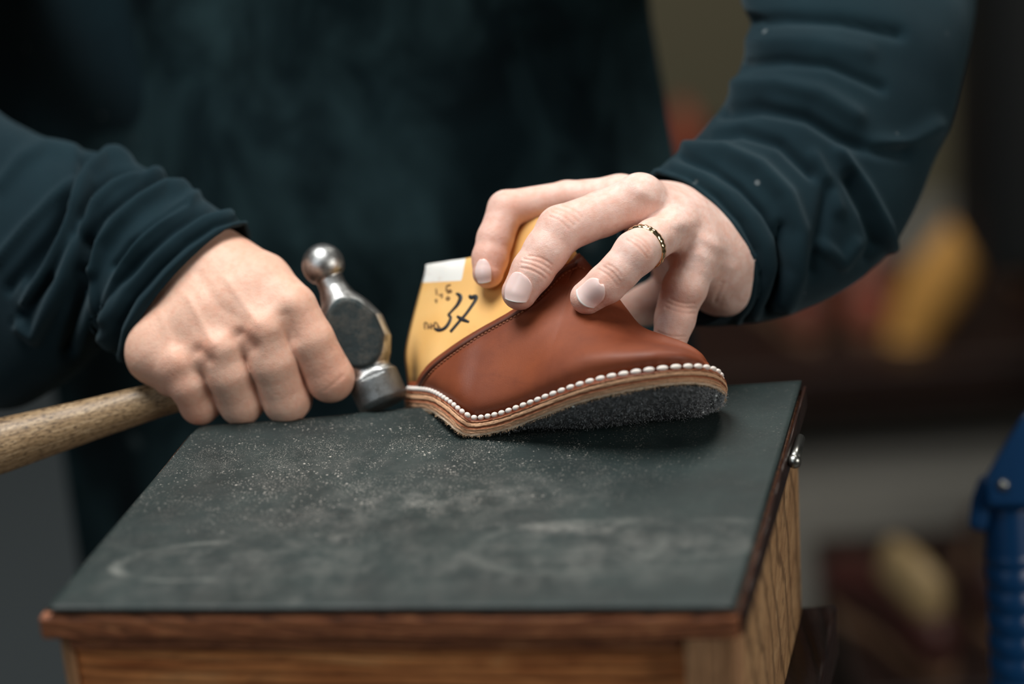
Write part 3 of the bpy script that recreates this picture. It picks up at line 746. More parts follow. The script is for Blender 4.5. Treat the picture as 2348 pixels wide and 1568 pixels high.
# viewer's left hand (fist round the hammer handle)
def fist_finger(m, p, dm, dp, rm, rp):
    return [(m[0], m[1], dm, rm), ((m[0]*.55+p[0]*.45), (m[1]*.55+p[1]*.45), dm*.5+dp*.5-3, (rm+rp)/2), (p[0], p[1], dp, rp), (p[0]+9, p[1]-5, dp+14, rp*.93), (p[0]+16, p[1]-28, dp+34, rp*.88), (p[0]+4, p[1]-62, dp+38, rp*.8)]
L_f = [
 fist_finger((674, 708), (757, 866), 36, 44, 54, 55),
 fist_finger((602, 762), (656, 918), 32, 44, 55, 53),
 fist_finger((504, 806), (552, 924), 34, 45, 53, 50),
 fist_finger((410, 842), (458, 926), 38, 47, 48, 46),
 [(560, 640, 88, 60), (650, 700, 98, 48), (715, 770, 98, 42), (750, 800, 96, 36)],
]
L_p = [
 [(668, 698, 36, 50), (600, 650, 48, 66), (500, 612, 64, 88)],
 [(598, 752, 33, 52), (540, 695, 44, 68), (450, 640, 65, 90)],
 [(500, 800, 35, 50), (455, 735, 46, 68), (405, 680, 66, 84)],
 [(408, 835, 39, 46), (378, 780, 50, 62), (368, 735, 66, 70)],
 [(440, 650, 74, 96), (340, 628, 94, 100), (190, 630, 118, 104)],
 [(560, 720, 82, 60), (460, 750, 84, 60), (400, 760, 78, 55)],
 [(392, 868, 48, 38), (356, 818, 50, 58), (362, 775, 58, 56)],
]
fnL, loL, hiL = make_hand(L_f, L_p, .012, .0038)
person = empty('person', (-.08, 1.5, FZ), 'person in navy sweater and black apron gripping a hammer and steadying the shoe', 'person')
VOX = .0005
V1, Q1 = mesh_sdf(fnR, loR, hiR, VOX); V2, Q2 = mesh_sdf(fnL, loL, hiL, VOX)
# trunk, arms, neck, head and legs that carry the clothes
SHR, SHL = P(1790, -1150, 320), P(-150, -1110, 350)
ELR, ELL = P(1925, 260, 126), P(-290, 410, 190)
def fn_body(p):
    tq = (p-np.array([-.09, 1.50, .30]))/np.array([.165, .105, .40]); d = (np.linalg.norm(tq, axis=1)-1)*.105
    d = smin(d, (np.linalg.norm((p-np.array([-.1, 1.51, .56]))/np.array([.22, .09, .10]), axis=1)-1)*.09, .05)
    d = smin(d, cone(p, np.array([-.1, 1.51, .6]), np.array([-.1, 1.49, .76]), .06, .055), .03)
    d = smin(d, (np.linalg.norm((p-np.array([-.1, 1.46, .86]))/np.array([.075, .095, .12]), axis=1)-1)*.075, .02)
    for sx in (-1, 1):
        hp_ = np.array([-.09+sx*.09, 1.51, -.05]); kn_ = np.array([-.09+sx*.10, 1.50, -.42]); an = np.array([-.09+sx*.11, 1.53, -.80])
        d = smin(d, smin(cone(p, hp_, kn_, .085, .06), cone(p, kn_, an, .06, .04), .02), .03)
        d = smin(d, cone(p, an, an+np.array([0, -.13, -.045]), .04, .03), .02)
    d = smin(d, smin(cone(p, SHR, ELR, .048, .032), cone(p, ELR, P(1800, 455, 104), .032, .022), .02), .03)
    d = smin(d, smin(cone(p, SHL, ELL, .036, .034), cone(p, ELL, P(220, 628, 116), .036, .022), .02), .03)
    return d
V3, Q3 = mesh_sdf(fn_body, (-.55, 1.1, -.89), (.6, 1.75, 1.02), .006)
Vb = np.vstack([V1, V2, V3]); Qb = np.vstack([Q1, Q2+len(V1), Q3+len(V1)+len(V2)])
body = mk('body', Vb, Qb, SKIN, person)
n1, n2 = len(V1), len(V2)
c = get_co(body); pj = proj(c)
red = np.zeros(len(c))
def spot(px, py, r, a, dd=None):
    d = np.hypot(pj[:, 0]-px, pj[:, 1]-py); return a*np.exp(-(d/r)**2)
for q in ((1115, 600, 75, .55), (1135, 520, 70, .35), (1170, 480, 45, .35), (1235, 600, 30, .35), (1200, 690, 35, .3), (1385, 640, 32, .25), (1335, 700, 30, .4), (1300, 500, 45, .15), (1560, 700, 45, .4), (1545, 780, 40, .4),
          (470, 800, 30, .5), (575, 770, 32, .5), (400, 860, 45, .3), (760, 860, 70, .45), (780, 820, 40, .3), (430, 960, 60, .35), (560, 560, 60, .25), (350, 900, 60, .3), (700, 740, 40, .2)):
    red = np.maximum(red, spot(*q))
attr(body, 'redness', np.clip(red, 0, 1)); attr(body, 'tone', np.clip((980-pj[:, 0])/60, 0, .7))
# creases, tendons, knuckles
def arc(cx, cy, w_, ang, sag=4, n=6):
    a = math.radians(ang); t = np.linspace(-1, 1, n); ux, uy = math.cos(a), math.sin(a)
    return [(cx+ux*w_*k - uy*sag*(1-k*k), cy+uy*w_*k + ux*sag*(1-k*k)) for k in t]
mk_ = []
for (cx, cy, w_, ang) in ((1233, 606, 34, 22), (1227, 616, 36, 24), (1238, 596, 28, 20), (1222, 626, 30, 24)): mk_.append((arc(cx, cy, w_, ang, -5), 2.8, -.30))
for (cx, cy, w_, ang) in ((1300, 492, 30, 30), (1290, 500, 30, 32), (1312, 484, 26, 30), (1282, 510, 26, 34)): mk_.append((arc(cx, cy, w_, ang, -5), 3.2, -.18))
for (cx, cy, w_, ang) in ((1402, 628, 26, 42), (1394, 636, 28, 42), (1410, 620, 20, 42)): mk_.append((arc(cx, cy, w_, ang, -4), 2.8, -.2))
for (cx, cy, w_, ang) in ((1468, 562, 28, 42), (1460, 570, 32, 42), (1474, 555, 24, 42)): mk_.append((arc(cx, cy, w_, ang, -5), 3.0, -.2))
for (cx, cy, w_, ang) in ((1562, 700, 34, 12), (1560, 711, 34, 12), (1564, 690, 28, 12), (1540, 766, 32, 10), (1538, 775, 30, 8)): mk_.append((arc(cx, cy, w_, ang, 5), 3.0, -.34))
mk_ += [([(1470, 440), (1520, 470), (1580, 510)], 14, .7), ([(1555, 515), (1600, 540), (1650, 570)], 12, .6), ([(1600, 585), (1640, 600), (1680, 615)], 12, .5),
        ([(1500, 500), (1560, 530)], 14, -.5), ([(1640, 600), (1690, 690)], 16, -.3), ([(1545, 505), (1560, 515)], 18, .9), ([(1598, 560), (1606, 575)], 18, .8), ([(1455, 425), (1470, 435)], 22, 1.0),
        ([(1655, 650), (1640, 690)], 6, -.35), ([(1668, 655), (1650, 698)], 6, -.2), ([(1270, 650), (1262, 665)], 5, -.2)]
# fist
mk_ += [([(396, 818), (404, 828)], 26, 1.3), ([(508, 786), (514, 796)], 24, .9), ([(612, 742), (622, 752)], 26, .9), ([(672, 690), (685, 705)], 22, .5),
        ([(456, 806), (476, 826)], 17, -1.7), ([(552, 768), (578, 796)], 18, -2.1), ([(656, 725), (672, 775)], 16, -1.1),
        ([(455, 630), (500, 700), (560, 740)], 14, -.5), ([(520, 640), (590, 740)], 10, .5), ([(430, 680), (490, 790)], 10, .5), ([(370, 720), (400, 820)], 12, .4),
        ([(745, 895), (765, 880), (785, 862)], 5, -.2), ([(690, 610), (720, 660)], 12, -.3)]
cr_ = np.zeros(len(c))
for m_ in mk_:
    if m_[1] < 3.6 and m_[2] < 0:
        lo_, hi_ = np.min(m_[0], 0)-20, np.max(m_[0], 0)+20
        kk = np.where((pj[:, 0] > lo_[0]) & (pj[:, 0] < hi_[0]) & (pj[:, 1] > lo_[1]) & (pj[:, 1] < hi_[1]))[0]
        if len(kk): cr_[kk] = np.maximum(cr_[kk], .4*np.exp(-(seg_dist(pj[kk, :2], m_[0])/3.6)**2))
body.data.attributes['redness'].data.foreach_set('value', np.clip(np.maximum(red, cr_), 0, 1).astype(np.float32))
sculpt(body, mk_)
handb = bvh(body)
# fingernails
def nail(cx, cy, hw, hl, ang, tipwhite=.16, nm='fingernail'):
    l0, n0 = hit(handb, cx, cy)
    if n0@(CAM-l0) < 0: n0 = -n0
    a = math.radians(ang); t3 = CX*math.cos(a)-CU*math.sin(a); 
    vd = (l0-CAM)/np.linalg.norm(l0-CAM); t3 = t3-vd*((t3@n0)/(vd@n0)); t3 /= np.linalg.norm(t3); s3 = np.cross(n0, t3)
    hw, hl = MM(hw), MM(hl); nu, nv = 25, 17; V = []; ed = []
    for i in range(nu):
        u = i/(nu-1)*2-1                       # -1 cuticle, +1 free edge
        w_ = hw*(1-.04*max(0, u))
        if u < 0: w_ = hw*math.sqrt(1-.95*u*u)
        for j in range(nv):
            v = j/(nv-1)*2-1; q = l0+t3*u*hl*(1-(.20*v*v if u > 0 else 0))+s3*v*w_*.93-n0*(v*v*hw*.36)
            l, n, i_, d = handb.find_nearest(Vector(q)); l = np.array(l); n = np.array(n)
            if n@n0 < 0: n = -n
            if u > .5: l = l+n0*hl*.30*(u-.5)**1.3
            V.append(l+(n*.5+n0*.5)*(.00025+.00045*(1-v*v)+.0002*min(1, (u+1)*3))); ed.append(1. if u > 1-2*tipwhite else 0.)
    V = np.array(V).reshape(nu, nv, 3)
    for k in range(3): V[1:-1, 1:-1] = (V[:-2, 1:-1]+V[2:, 1:-1]+V[1:-1, :-2]+V[1:-1, 2:]+2*V[1:-1, 1:-1])/6
    o = mk(nm, V.reshape(-1, 3), grid_faces(nu, nv), NAIL, body); attr(o, 'edge', ed)
    if (get_no(o).mean(0)@n0) < 0: o.data.flip_normals()
    add_mod(o, 'SOLIDIFY', thickness=.0007, offset=-.6); return o
nail(1186, 662, 33, 38, 101, .05)
nail(1356, 671, 30, 34, 132, .07)
nail(1107, 625, 21, 32, 84, .05)
# wedding ring
def ring():
    c0 = P(1478, 566, 1.5); a, b_ = P(1500, 548, 8), P(1458, 580, -5); ax = b_-a; ax /= np.linalg.norm(ax)
    s = np.cross(ax, [0, 0, 1.]); s /= np.linalg.norm(s); t = np.cross(ax, s); r = MM(50.5); V = []
    m_, k_ = 96, 8
    for i in range(m_):
        th_ = 2*math.pi*i/m_; rd = s*math.cos(th_)+t*math.sin(th_)
        fac = .00012*(1 if (i//2) % 2 else -1)
        for k in range(k_):
            q = 2*math.pi*k/k_; V.append(c0+rd*(r+.0009*math.cos(q)+fac*(math.cos(q) > .3))+ax*.0019*math.sin(q))
    fs = [(i*k_+k, ((i+1) % m_)*k_+k, ((i+1) % m_)*k_+(k+1) % k_, i*k_+(k+1) % k_) for i in range(m_) for k in range(k_)]
    return mk('finger_ring', V, fs, GOLD, None)
rg = ring(); tag(rg, 'narrow faceted gold ring on the ring finger of the hand holding the shoe', 'ring')

# ================================================================== HAMMER
ham = empty('hammer', P(815, 790, 45), 'ball-peen hammer with worn steel head and ash handle, held in the fist', 'hammer')
hA, hB = P(741, 607, 62), P(883, 931, 50)          # ball centre, face centre
hz0 = hB.copy()
ax = hB-hA; LEN = np.linalg.norm(ax); ax /= LEN
hdl0, hdl1 = P(-60, 1040, 50), P(812, 785, 64)
hx = hdl1-hdl0; hx /= np.linalg.norm(hx)
ck = np.cross(ax, hx); ck /= np.linalg.norm(ck)
if ck@(CAM-hA) < 0: ck = -ck
ex = np.cross(ck, ax)
def fn_ham(p):
    q = p-hA; s = q@ax; a = q@ex; b_ = q@ck; r = np.sqrt(a*a+b_*b_)
    d = np.linalg.norm(q, axis=1)-.0108
    d = smax(d, s-.0075, .0015)
    # revolve profile
    prof = np.interp(s/LEN, [-.1, .10, .16, .24, .33, .45, .60, .70, .745, .77, .80, .965, 1.0, 1.01], [.004, .0068, .0070, .0090, .0135, .0172, .0172, .0135, .0108, .0112, .0130, .0130, .0112, .010])
    body_ = smax(smax(r-prof, s-LEN, .0012), .004-s, .001)
    cheek = np.abs(b_)-.0112
    mid_ = (s/LEN > .12) & (s/LEN < .82)
    cb = smax(body_, cheek, .0012)
    d2 = np.where(mid_, cb, body_)
    return smin(d, d2, .0012)
lo = np.minimum(hA, hB)-.025; hi = np.maximum(hA, hB)+.025
head = sdf_obj('hammer_head', fn_ham, lo, hi, .0006, STEEL, ham)
c = get_co(head); q = c-hA; s = q@ax/LEN; b_ = q@ck
flat = np.clip((np.abs(b_)-.0098)/.0008, 0, 1)*((s > .25) & (s < .76))
attr(head, 'scale', np.clip(flat+.75*((s > .80))*.8, 0, 1))
# handle
def handle_mat():
    m = wood_mat('ash_handle', (.22, .14, .07), (.40, .28, .16), (.50, .37, .23), (1, 1, 1), scale=7, fine=40, rough=.45)
    nt = m.node_tree; b = nt.nodes['Principled BSDF']
    for l in list(b.inputs['Base Color'].links): nt.links.remove(l)
    g_ = attribute(nt, 'along'); r_ = attribute(nt, 'round')
    cb = N(nt, 'ShaderNodeCombineXYZ'); L(nt, math_(nt, 'MULTIPLY', g_, 6), cb.inputs[0]); L(nt, math_(nt, 'MULTIPLY', r_, 22), cb.inputs[1])
    n1 = noise(nt, cb.outputs[0], 1.5, 6, .7, 1.2)
    a = ramp(nt, n1, [(.3, (.10, .055, .025)), (.5, (.30, .20, .105)), (.70, (.58, .44, .28))])
    cb2 = N(nt, 'ShaderNodeCombineXYZ'); L(nt, math_(nt, 'MULTIPLY', g_, 22), cb2.inputs[0]); L(nt, math_(nt, 'MULTIPLY', r_, 16), cb2.inputs[1])
    a = mix(nt, ramp(nt, noise(nt, cb2.outputs[0], 2.6, 4, .7), [(.50, g(0)), (.60, g(.9))]), a, (.05, .028, .015))
    L(nt, a, b.inputs['Base Color']); return m
V = []; al = []; ro = []; n_ = 90; k_ = 40
for i in range(n_):
    t = i/(n_-1); c0 = lerp2(hdl0, hdl1, t)
    ru = MM(np.interp(t, [0, .07, .3, .48, .8, 1], [66, 65, 50, 42, 40, 38]), 20); rv = ru*.82
    if t < .02: ru *= .9; rv *= .9
    for k in range(k_):
        th_ = 2*math.pi*k/k_; V.append(c0+ax*0+(np.cross(hx, ck))*ru*math.cos(th_)+ck*rv*math.sin(th_)); al.append(t); ro.append(abs(math.sin(th_/2)))
hd = mk('handle', V, grid_faces(n_, k_, True)+[tuple(range(k_)), tuple(range((n_-1)*k_+k_-1, (n_-1)*k_-1, -1))], handle_mat(), ham)
attr(hd, 'along', al); attr(hd, 'round', ro)

# ================================================================== CLOTHES
def sleeve(name, secs, nu, nv, parent, marks, seed, amp=.0014, cuff=.0015):
    S_ = []
    A_ = cr([(*s[0], s[2]) for s in secs], nu); B2 = cr([(*s[1], s[2]) for s in secs], nu); Q_ = cr([s[3] for s in secs], nu)
    for i in range(nu):
        C_ = (A_[i]+B2[i])/2; dd = C_[2]; q = Q_[i]
        c_ = P(C_[0], C_[1], dd); p_ = P(B2[i][0], B2[i][1], dd)-c_; qq = P(C_[0]+q[0], C_[1]+q[1], dd+q[2])-c_
        qb = P(C_[0]-q[0], C_[1]-q[1], dd-q[2]*1.05)-c_
        for j in range(nv):
            th_ = 2*math.pi*j/nv; co, si = math.cos(th_), math.sin(th_)
            S_.append(c_+p_*co+(qq*si if si > 0 else -qb*si))
    S_ = np.array(S_)
    o = mk(name, S_, grid_faces(nu, nv, True), SHIRT, parent)
    n = get_no(o); cen = S_.reshape(nu, nv, 3).mean(1).repeat(nv, 0)
    if ((S_-cen)*n).sum() < 0: o.data.flip_normals()
    sculpt(o, marks, gain=1.35)
    c = get_co(o); n = get_no(o)
    w_ = np.clip(np.arange(nu)/6., 0, 1).repeat(nv)
    c = c+n*((smoothnoise(c, 60, seed)*amp+smoothnoise(c, 150, seed+1)*amp*.45)*w_)[:, None]; set_co(o, c)
    add_mod(o, 'SOLIDIFY', thickness=.002, offset=-1); return o
shirt = None
secR = [((1490, 402), (1618, 744), 66, (122, -38, -22)), ((1530, 372), (1672, 745), 73, (110, -34, -28)), ((1575, 335), (1780, 728), 82, (90, -28, -36)), ((1622, 285), (1895, 680), 92, (66, -20, -40)), ((1665, 225), (2010, 606), 102, (40, -10, -43)), ((1700, 150), (2085, 500), 110, (20, 0, -45)), ((1718, 70), (2135, 380), 118, (6, 0, -47)), ((1700, 0), (2190, 230), 130, (0, 0, -50)), ((1688, -120), (2235, 20), 150, (0, 0, -52)), ((1650, -400), (2230, -280), 200, (0, 0, -55)), ((1600, -900), (2170, -850), 270, (0, 0, -60)), ((1560, -1150), (2000, -1250), 320, (0, 0, -50))]
def off(poly, dx, dy): return [(x+dx, y+dy) for x, y in poly]
cuffR = [(1495, 402), (1560, 426), (1620, 470), (1672, 528), (1704, 590), (1716, 650), (1706, 700), (1680, 742)]
mR = [(off(cuffR, 10, -8), 9, 1.4), (off(cuffR, 26, -14), 7, -1.0), (off(cuffR, 48, -24), 15, 1.6), (off(cuffR, 78, -36), 10, -2.4), 
      ([(1580, 345), (1660, 345), (1740, 385), (1800, 450), (1830, 530), (1825, 620), (1800, 690)], 20, 4.0), ([(1600, 310), (1700, 300), (1790, 330), (1860, 400)], 13, -3.5), ([(1650, 250), (1740, 245), (1850, 270), (1930, 320), (2000, 345), (2080, 350)], 14, -4.0),
      ([(1690, 195), (1780, 190), (1880, 215), (1960, 265)], 24, 3.0), ([(1680, 150), (1800, 140), (1900, 150), (2020, 200)], 12, -2.5), ([(1690, 48), (1800, 42), (1930, 52), (2060, 80)], 13, -3.2), ([(1700, 95), (1850, 95), (1980, 120)], 26, 2.2),
      ([(1930, 350), (1985, 430), (2030, 520), (2045, 570)], 14, 3.5), ([(1950, 410), (1990, 490), (2010, 560), (1990, 600)], 16, -5.0), ([(1900, 430), (1880, 520), (1860, 620)], 14, -3.0), ([(1870, 360), (1900, 420), (1920, 480)], 16, 2.4), ([(1790, 520), (1790, 610), (1760, 700)], 11, -3.0), ([(1880, 560), (1930, 600), (1960, 560)], 14, 2.5), ([(2000, 340), (2080, 330), (2150, 290)], 20, 2.5)]
slR = sleeve('sleeve', secR, 190, 150, person, mR, 3)
secL = [((570, 524), (294, 836), 63, (-42, -38, -25)), ((548, 500), (262, 806), 71, (-42, -40, -31)), ((500, 474), (232, 770), 82, (-40, -40, -36)), ((430, 436), (215, 790), 92, (-34, -36, -42)), ((350, 392), (180, 850), 104, (-28, -30, -48)), ((260, 356), (110, 905), 116, (-20, -22, -54)), ((150, 338), (30, 930), 128, (-12, -14, -60)), ((40, 285), (-60, 925), 142, (-6, -6, -64)), ((-70, 200), (-200, 880), 158, (0, 0, -66)), ((-110, 90), (-420, 780), 180, (0, 0, -64)), ((-60, -40), (-620, 480), 212, (0, 0, -58)), ((60, -300), (-600, -50), 260, (0, 0, -55)), ((130, -760), (-500, -700), 330, (0, 0, -55)), ((160, -1100), (-400, -1150), 350, (0, 0, -50))]
cuffL = [(572, 522), (510, 540), (450, 580), (390, 636), (335, 700), (300, 765), (288, 830)]
mL = [(off(cuffL, -8, -8), 9, 1.8), (off(cuffL, -22, -20), 6, -1.6), (off(cuffL, -40, -34), 13, 2.6), (off(cuffL, -60, -48), 9, -2.6),
      ([(455, 448), (395, 490), (330, 545), (285, 605), (262, 670), (245, 730)], 13, 3.4), ([(425, 470), (360, 510), (300, 560), (262, 610)], 8, -2.8),
      ([(430, 432), (380, 432), (325, 465), (270, 515), (232, 560), (212, 620)], 14, 4.6), ([(400, 412), (340, 420), (285, 455), (235, 500), (200, 560)], 8, -3.6),
      ([(380, 400), (320, 402), (262, 430), (215, 475), (192, 530), (186, 600)], 10, 3.6), ([(330, 395), (262, 400), (215, 440), (192, 500)], 9, -3.4),
      ([(300, 360), (245, 362), (205, 400), (180, 460), (150, 540), (110, 620), (60, 700)], 13, 5.0), ([(215, 365), (190, 372), (178, 420), (150, 480), (110, 560), (60, 640)], 10, -4.6),
      ([(170, 348), (100, 340), (45, 370), (0, 420)], 16, 3.0), ([(175, 420), (120, 460), (60, 520), (0, 590)], 13, 3.6), ([(150, 490), (90, 570), (20, 660)], 12, -3.5),
      ([(180, 560), (150, 640), (118, 700), (80, 770), (40, 740)], 15, 5.0), ([(196, 560), (192, 640), (175, 720), (160, 800)], 17, -7.0), ([(120, 640), (80, 690), (30, 740)], 10, -3.5), ([(205, 620), (220, 700), (240, 770)], 10, 2.2)]
slL = sleeve('sleeve', secL, 220, 160, person, mL, 11)
# shirt trunk
def fn_shirt(p):
    d = fn_body_trunk(p)-.014; return d
def fn_body_trunk(p):
    tq = (p-np.array([-.125, 1.51, .28]))/np.array([.205, .112, .44]); d = (np.linalg.norm(tq, axis=1)-1)*.112
    d = smin(d, (np.linalg.norm((p-np.array([-.1, 1.51, .56]))/np.array([.23, .095, .11]), axis=1)-1)*.095, .05)
    d = smin(d, cone(p, SHR, lerp2(SHR, ELR, .35), .06, .052), .03)
    d = smin(d, cone(p, SHL, lerp2(SHL, ELL, .35), .06, .052), .03)
    d = smax(d, p[:, 2]-.655, .01); d = smax(d, -.16-p[:, 2], .01)
    return d
shirt = sdf_obj('sweater', lambda p: fn_shirt(p)+.004*np.sin(p[:, 0]*55+p[:, 2]*34+1.2*np.sin(p[:, 2]*17)), (-.6, 1.2, -.2), (.5, 1.75, .72), .005, SHIRT, person)
for s_ in (slR, slL): s_.parent = shirt; s_.matrix_parent_inverse = shirt.matrix_world.inverted()
# trousers
DARKT, _, _ = mat('dark_trousers', (.008, .011, .014), .9)
def fn_tr(p):
    d = None
    for sx in (-1, 1):
        hp_ = np.array([-.09+sx*.09, 1.51, -.05]); kn_ = np.array([-.09+sx*.10, 1.50, -.42]); an = np.array([-.09+sx*.11, 1.53, -.82])
        c_ = smin(cone(p, hp_, kn_, .105, .082), cone(p, kn_, an, .082, .07), .02); d = c_ if d is None else smin(d, c_, .02)
    return smax(d, -.85-p[:, 2], .004)
sdf_obj('trousers', fn_tr, (-.35, 1.35, -.86), (.2, 1.7, .08), .006, DARKT, person)
# apron
def apron():
    nu, nv = 150, 220; V = []
    for j in range(nv):
        t = j/(nv-1); z = .62-t*1.18
        for i in range(nu):
            u = i/(nu-1)
            xl = np.interp(z, [-.6, -.1, .06, .18, .30, .62], [-.300, -.300, -.290, -.245, -.215, -.165]); xr = np.interp(z, [-.6, .0, .1, .3, .62], [.135, .11, .096, .088, .05])
            x = xl+(xr-xl)*u; c_ = (x+.085)/.19
            y = 1.372+.085*abs(c_)**2.4
            belly = .016*math.exp(-((z-.22)/.10)**2)*math.exp(-((x+.02)/.11)**2)
            fold = .004*math.sin(x*46+z*22+1.5*math.sin(z*14))*math.exp(-((z-.25)/.16)**2)
            y2 = y-belly-fold-.020*np.interp(z, [-.5, .0, .10], [1, .55, 0])
            y2 -= .006*math.exp(-(((x*.8+z*.6)-.10)/.012)**2)*math.exp(-((z-.26)/.1)**2)
            y2 -= .005*math.exp(-(((x*.55-z*.83)+.285)/.012)**2)*math.exp(-((x+.16)/.06)**2)
            V.append((x, y2, z))
    o = mk('apron', V, grid_faces(nv, nu), APRON, person)
    add_mod(o, 'SOLIDIFY', thickness=.003, offset=0); return o
ap = apron()
def apron_hem(side):
    pts = []
    for z in np.linspace(.60, -.54, 40):
        xl = np.interp(z, [-.6, -.1, .06, .18, .30, .62], [-.300, -.300, -.290, -.245, -.215, -.165]); xr = np.interp(z, [-.6, .0, .1, .3, .62], [.135, .11, .096, .088, .05])
        x = xl if side < 0 else xr; c_ = (x+.085)/.19; y = 1.372+.085*abs(c_)**2.4-.020*np.interp(z, [-.5, .0, .10], [1, .55, 0])
        pts.append((x, y-.002, z))
    return tube('hem', pts, .0032, APRON, ap)
apron_hem(-1); apron_hem(1)

# ================================================================== BACKGROUND THINGS
BLUE, _nt, _b = mat('blue_plastic', (.003, .036, .11), .3, spec=.4)
DKP, _, _ = mat('dark_plastic', (.01, .012, .014), .4)
def blue_tool():
    bx = P(2318, 1320, 210); up_ = np.array([0, 0, 1.]); zb = FZ+.42
    root_ = empty('hand_tool', (bx[0], bx[1], bx[2]-.16), 'blue plastic hand tool with ribbed grip and side lever, upright by the chest', 'tool')
    dd = 210; tp = P(2315, 1150, dd); bt = P(2345, 1800, dd)
    n_, k_ = 150, 36; V = []
    for i in range(n_):
        t = i/(n_-1); c0 = lerp2(tp, bt, t); z = t
        r_ = MM(62, dd)*(.96+.04*t)
        if t > .17: r_ *= 1+.10*(abs(math.cos((t-.17)*math.pi*10.5/.83))**.6-.6) 
        for k in range(k_): th_ = 2*math.pi*k/k_; V.append(c0+np.array([math.cos(th_)*r_, math.sin(th_)*r_*.9, 0]))
    mk('ribbed_grip', V, grid_faces(n_, k_, True)+[tuple(range(k_)), tuple(range((n_-1)*k_+k_-1, (n_-1)*k_-1, -1))], BLUE, root_)
    def slab(name, poly, depth, w_, m=BLUE):
        a_ = [P(x, y, dd-w_) for x, y in poly]; b_ = [P(x, y, dd+w_) for x, y in poly]; k = len(poly)
        o = mk(name, a_+b_, [tuple(range(k)), tuple(range(2*k-1, k-1, -1))]+[(i, k+i, k+(i+1) % k, (i+1) % k) for i in range(k)], m, root_, smooth=False)
        add_mod(o, 'BEVEL', width=.0035, segments=4); bm_ = bmesh.new(); bm_.from_mesh(o.data); bmesh.ops.recalc_face_normals(bm_, faces=bm_.faces); bm_.to_mesh(o.data); bm_.free(); return o
    slab('nozzle_body', [(2262, 1165), (2256, 1100), (2290, 1040), (2345, 952), (2420, 900), (2440, 960), (2400, 1165)], dd, 17)
    slab('lever', [(2248, 1088), (2290, 1094), (2276, 1160), (2262, 1222), (2218, 1212), (2228, 1140)], dd, 9)
    sph('rivet', P(2300, 1112, dd-17), .0034, METAL, root_)
    return bt
bt = blue_tool()
bench = empty('side_bench', (.62, 1.40, FZ), 'low dark bench holding the blue tool at the right edge of the picture', 'bench')
zt = bt[2]
box('bench_top', (bt[0]-.03, .75, 1.0, bt[1]+.03, zt-.03, zt-.0003), w_dark, bench)
for (x, y) in ((bt[0]-.01, 1.03), (bt[0]-.01, bt[1]), (.72, 1.03), (.72, bt[1])): box('leg', (x-.018, x+.018, y-.018, y+.018, FZ, zt-.031), w_dark, bench)

# lasted shoes standing behind, same build as the one in hand but simpler
def ell_shoe(name, lab, pos, rotz, leather, lastc, sc=1., tilt=0.):
    m1, _, _ = mat(name+'_leather', leather, .45); m2, _, _ = mat(name+'_last', lastc, .4); m3, _, _ = mat(name+'_sole', (.25, .14, .08), .8)
    r_ = empty(name, (0, 0, 0), lab, 'shoe', 'lasted shoes waiting on the racks')
    def loft(nm, secs, m):
        V = []; k_ = 24
        for (x, w_, z0, z1) in secs:
            for k in range(k_):
                th_ = 2*math.pi*k/k_; V.append((x*sc, math.cos(th_)*w_*sc*(1 if math.sin(th_) < .2 else .86), ((z0+z1)/2+math.sin(th_)*(z1-z0)/2)*sc))
        n_ = len(secs); return mk(nm, V, grid_faces(n_, k_, True)+[tuple(range(k_)), tuple(range((n_-1)*k_+k_-1, (n_-1)*k_-1, -1))], m, r_)
    loft('leather_upper', [(-.118, .012, .01, .04), (-.11, .026, .008, .065), (-.08, .031, .008, .075), (-.04, .031, .008, .085), (0, .034, .008, .082), (.04, .042, .008, .066), (.08, .043, .008, .052), (.11, .034, .009, .044), (.128, .014, .011, .03)], m1)
    loft('last_cone', [(-.104, .010, .05, .105), (-.09, .022, .05, .115), (-.05, .023, .05, .12), (-.01, .020, .05, .118), (.005, .010, .05, .105)], m2)
    V = []; ring_ = []
    for k in range(48):
        th_ = 2*math.pi*k/48; x = math.cos(th_)*.128; w_ = .036 if x < 0 else .047; ring_.append((x*sc, math.sin(th_)*w_*(1-.18*math.exp(-((x+.02)/.04)**2))*sc))
    V = [(x, y, 0) for x, y in ring_]+[(x, y, .009*sc) for x, y in ring_]
    mk('sole', V, [tuple(range(47, -1, -1)), tuple(range(48, 96))]+[(k, (k+1) % 48, 48+(k+1) % 48, 48+k) for k in range(48)], m3, r_, smooth=False)
    r_.matrix_world = Matrix.Translation(Vector(pos)) @ Matrix.Rotation(rotz, 4, 'Z') @ Matrix.Rotation(tilt, 4, 'Y')
    return r_
def rack(name, lab, x0, x1, y0, y1, z, m, rail=True, lower=True):
    r_ = empty(name, ((x0+x1)/2, (y0+y1)/2, FZ), lab, 'rack')
    box('shelf', (x0, x1, y0, y1, z-.025, z), m, r_, .003)
    if lower: box('shelf', (x0, x1, y0, y1, FZ+.08, FZ+.105), m, r_, .003)
    for x in (x0+.02, x1-.02):
        for y in (y0+.02, y1-.02): box('upright', (x-.018, x+.018, y-.018, y+.018, FZ, z-.026), m, r_, .003)
    return r_
def Z_at(px, py, Y): return PY(px, py, Y)
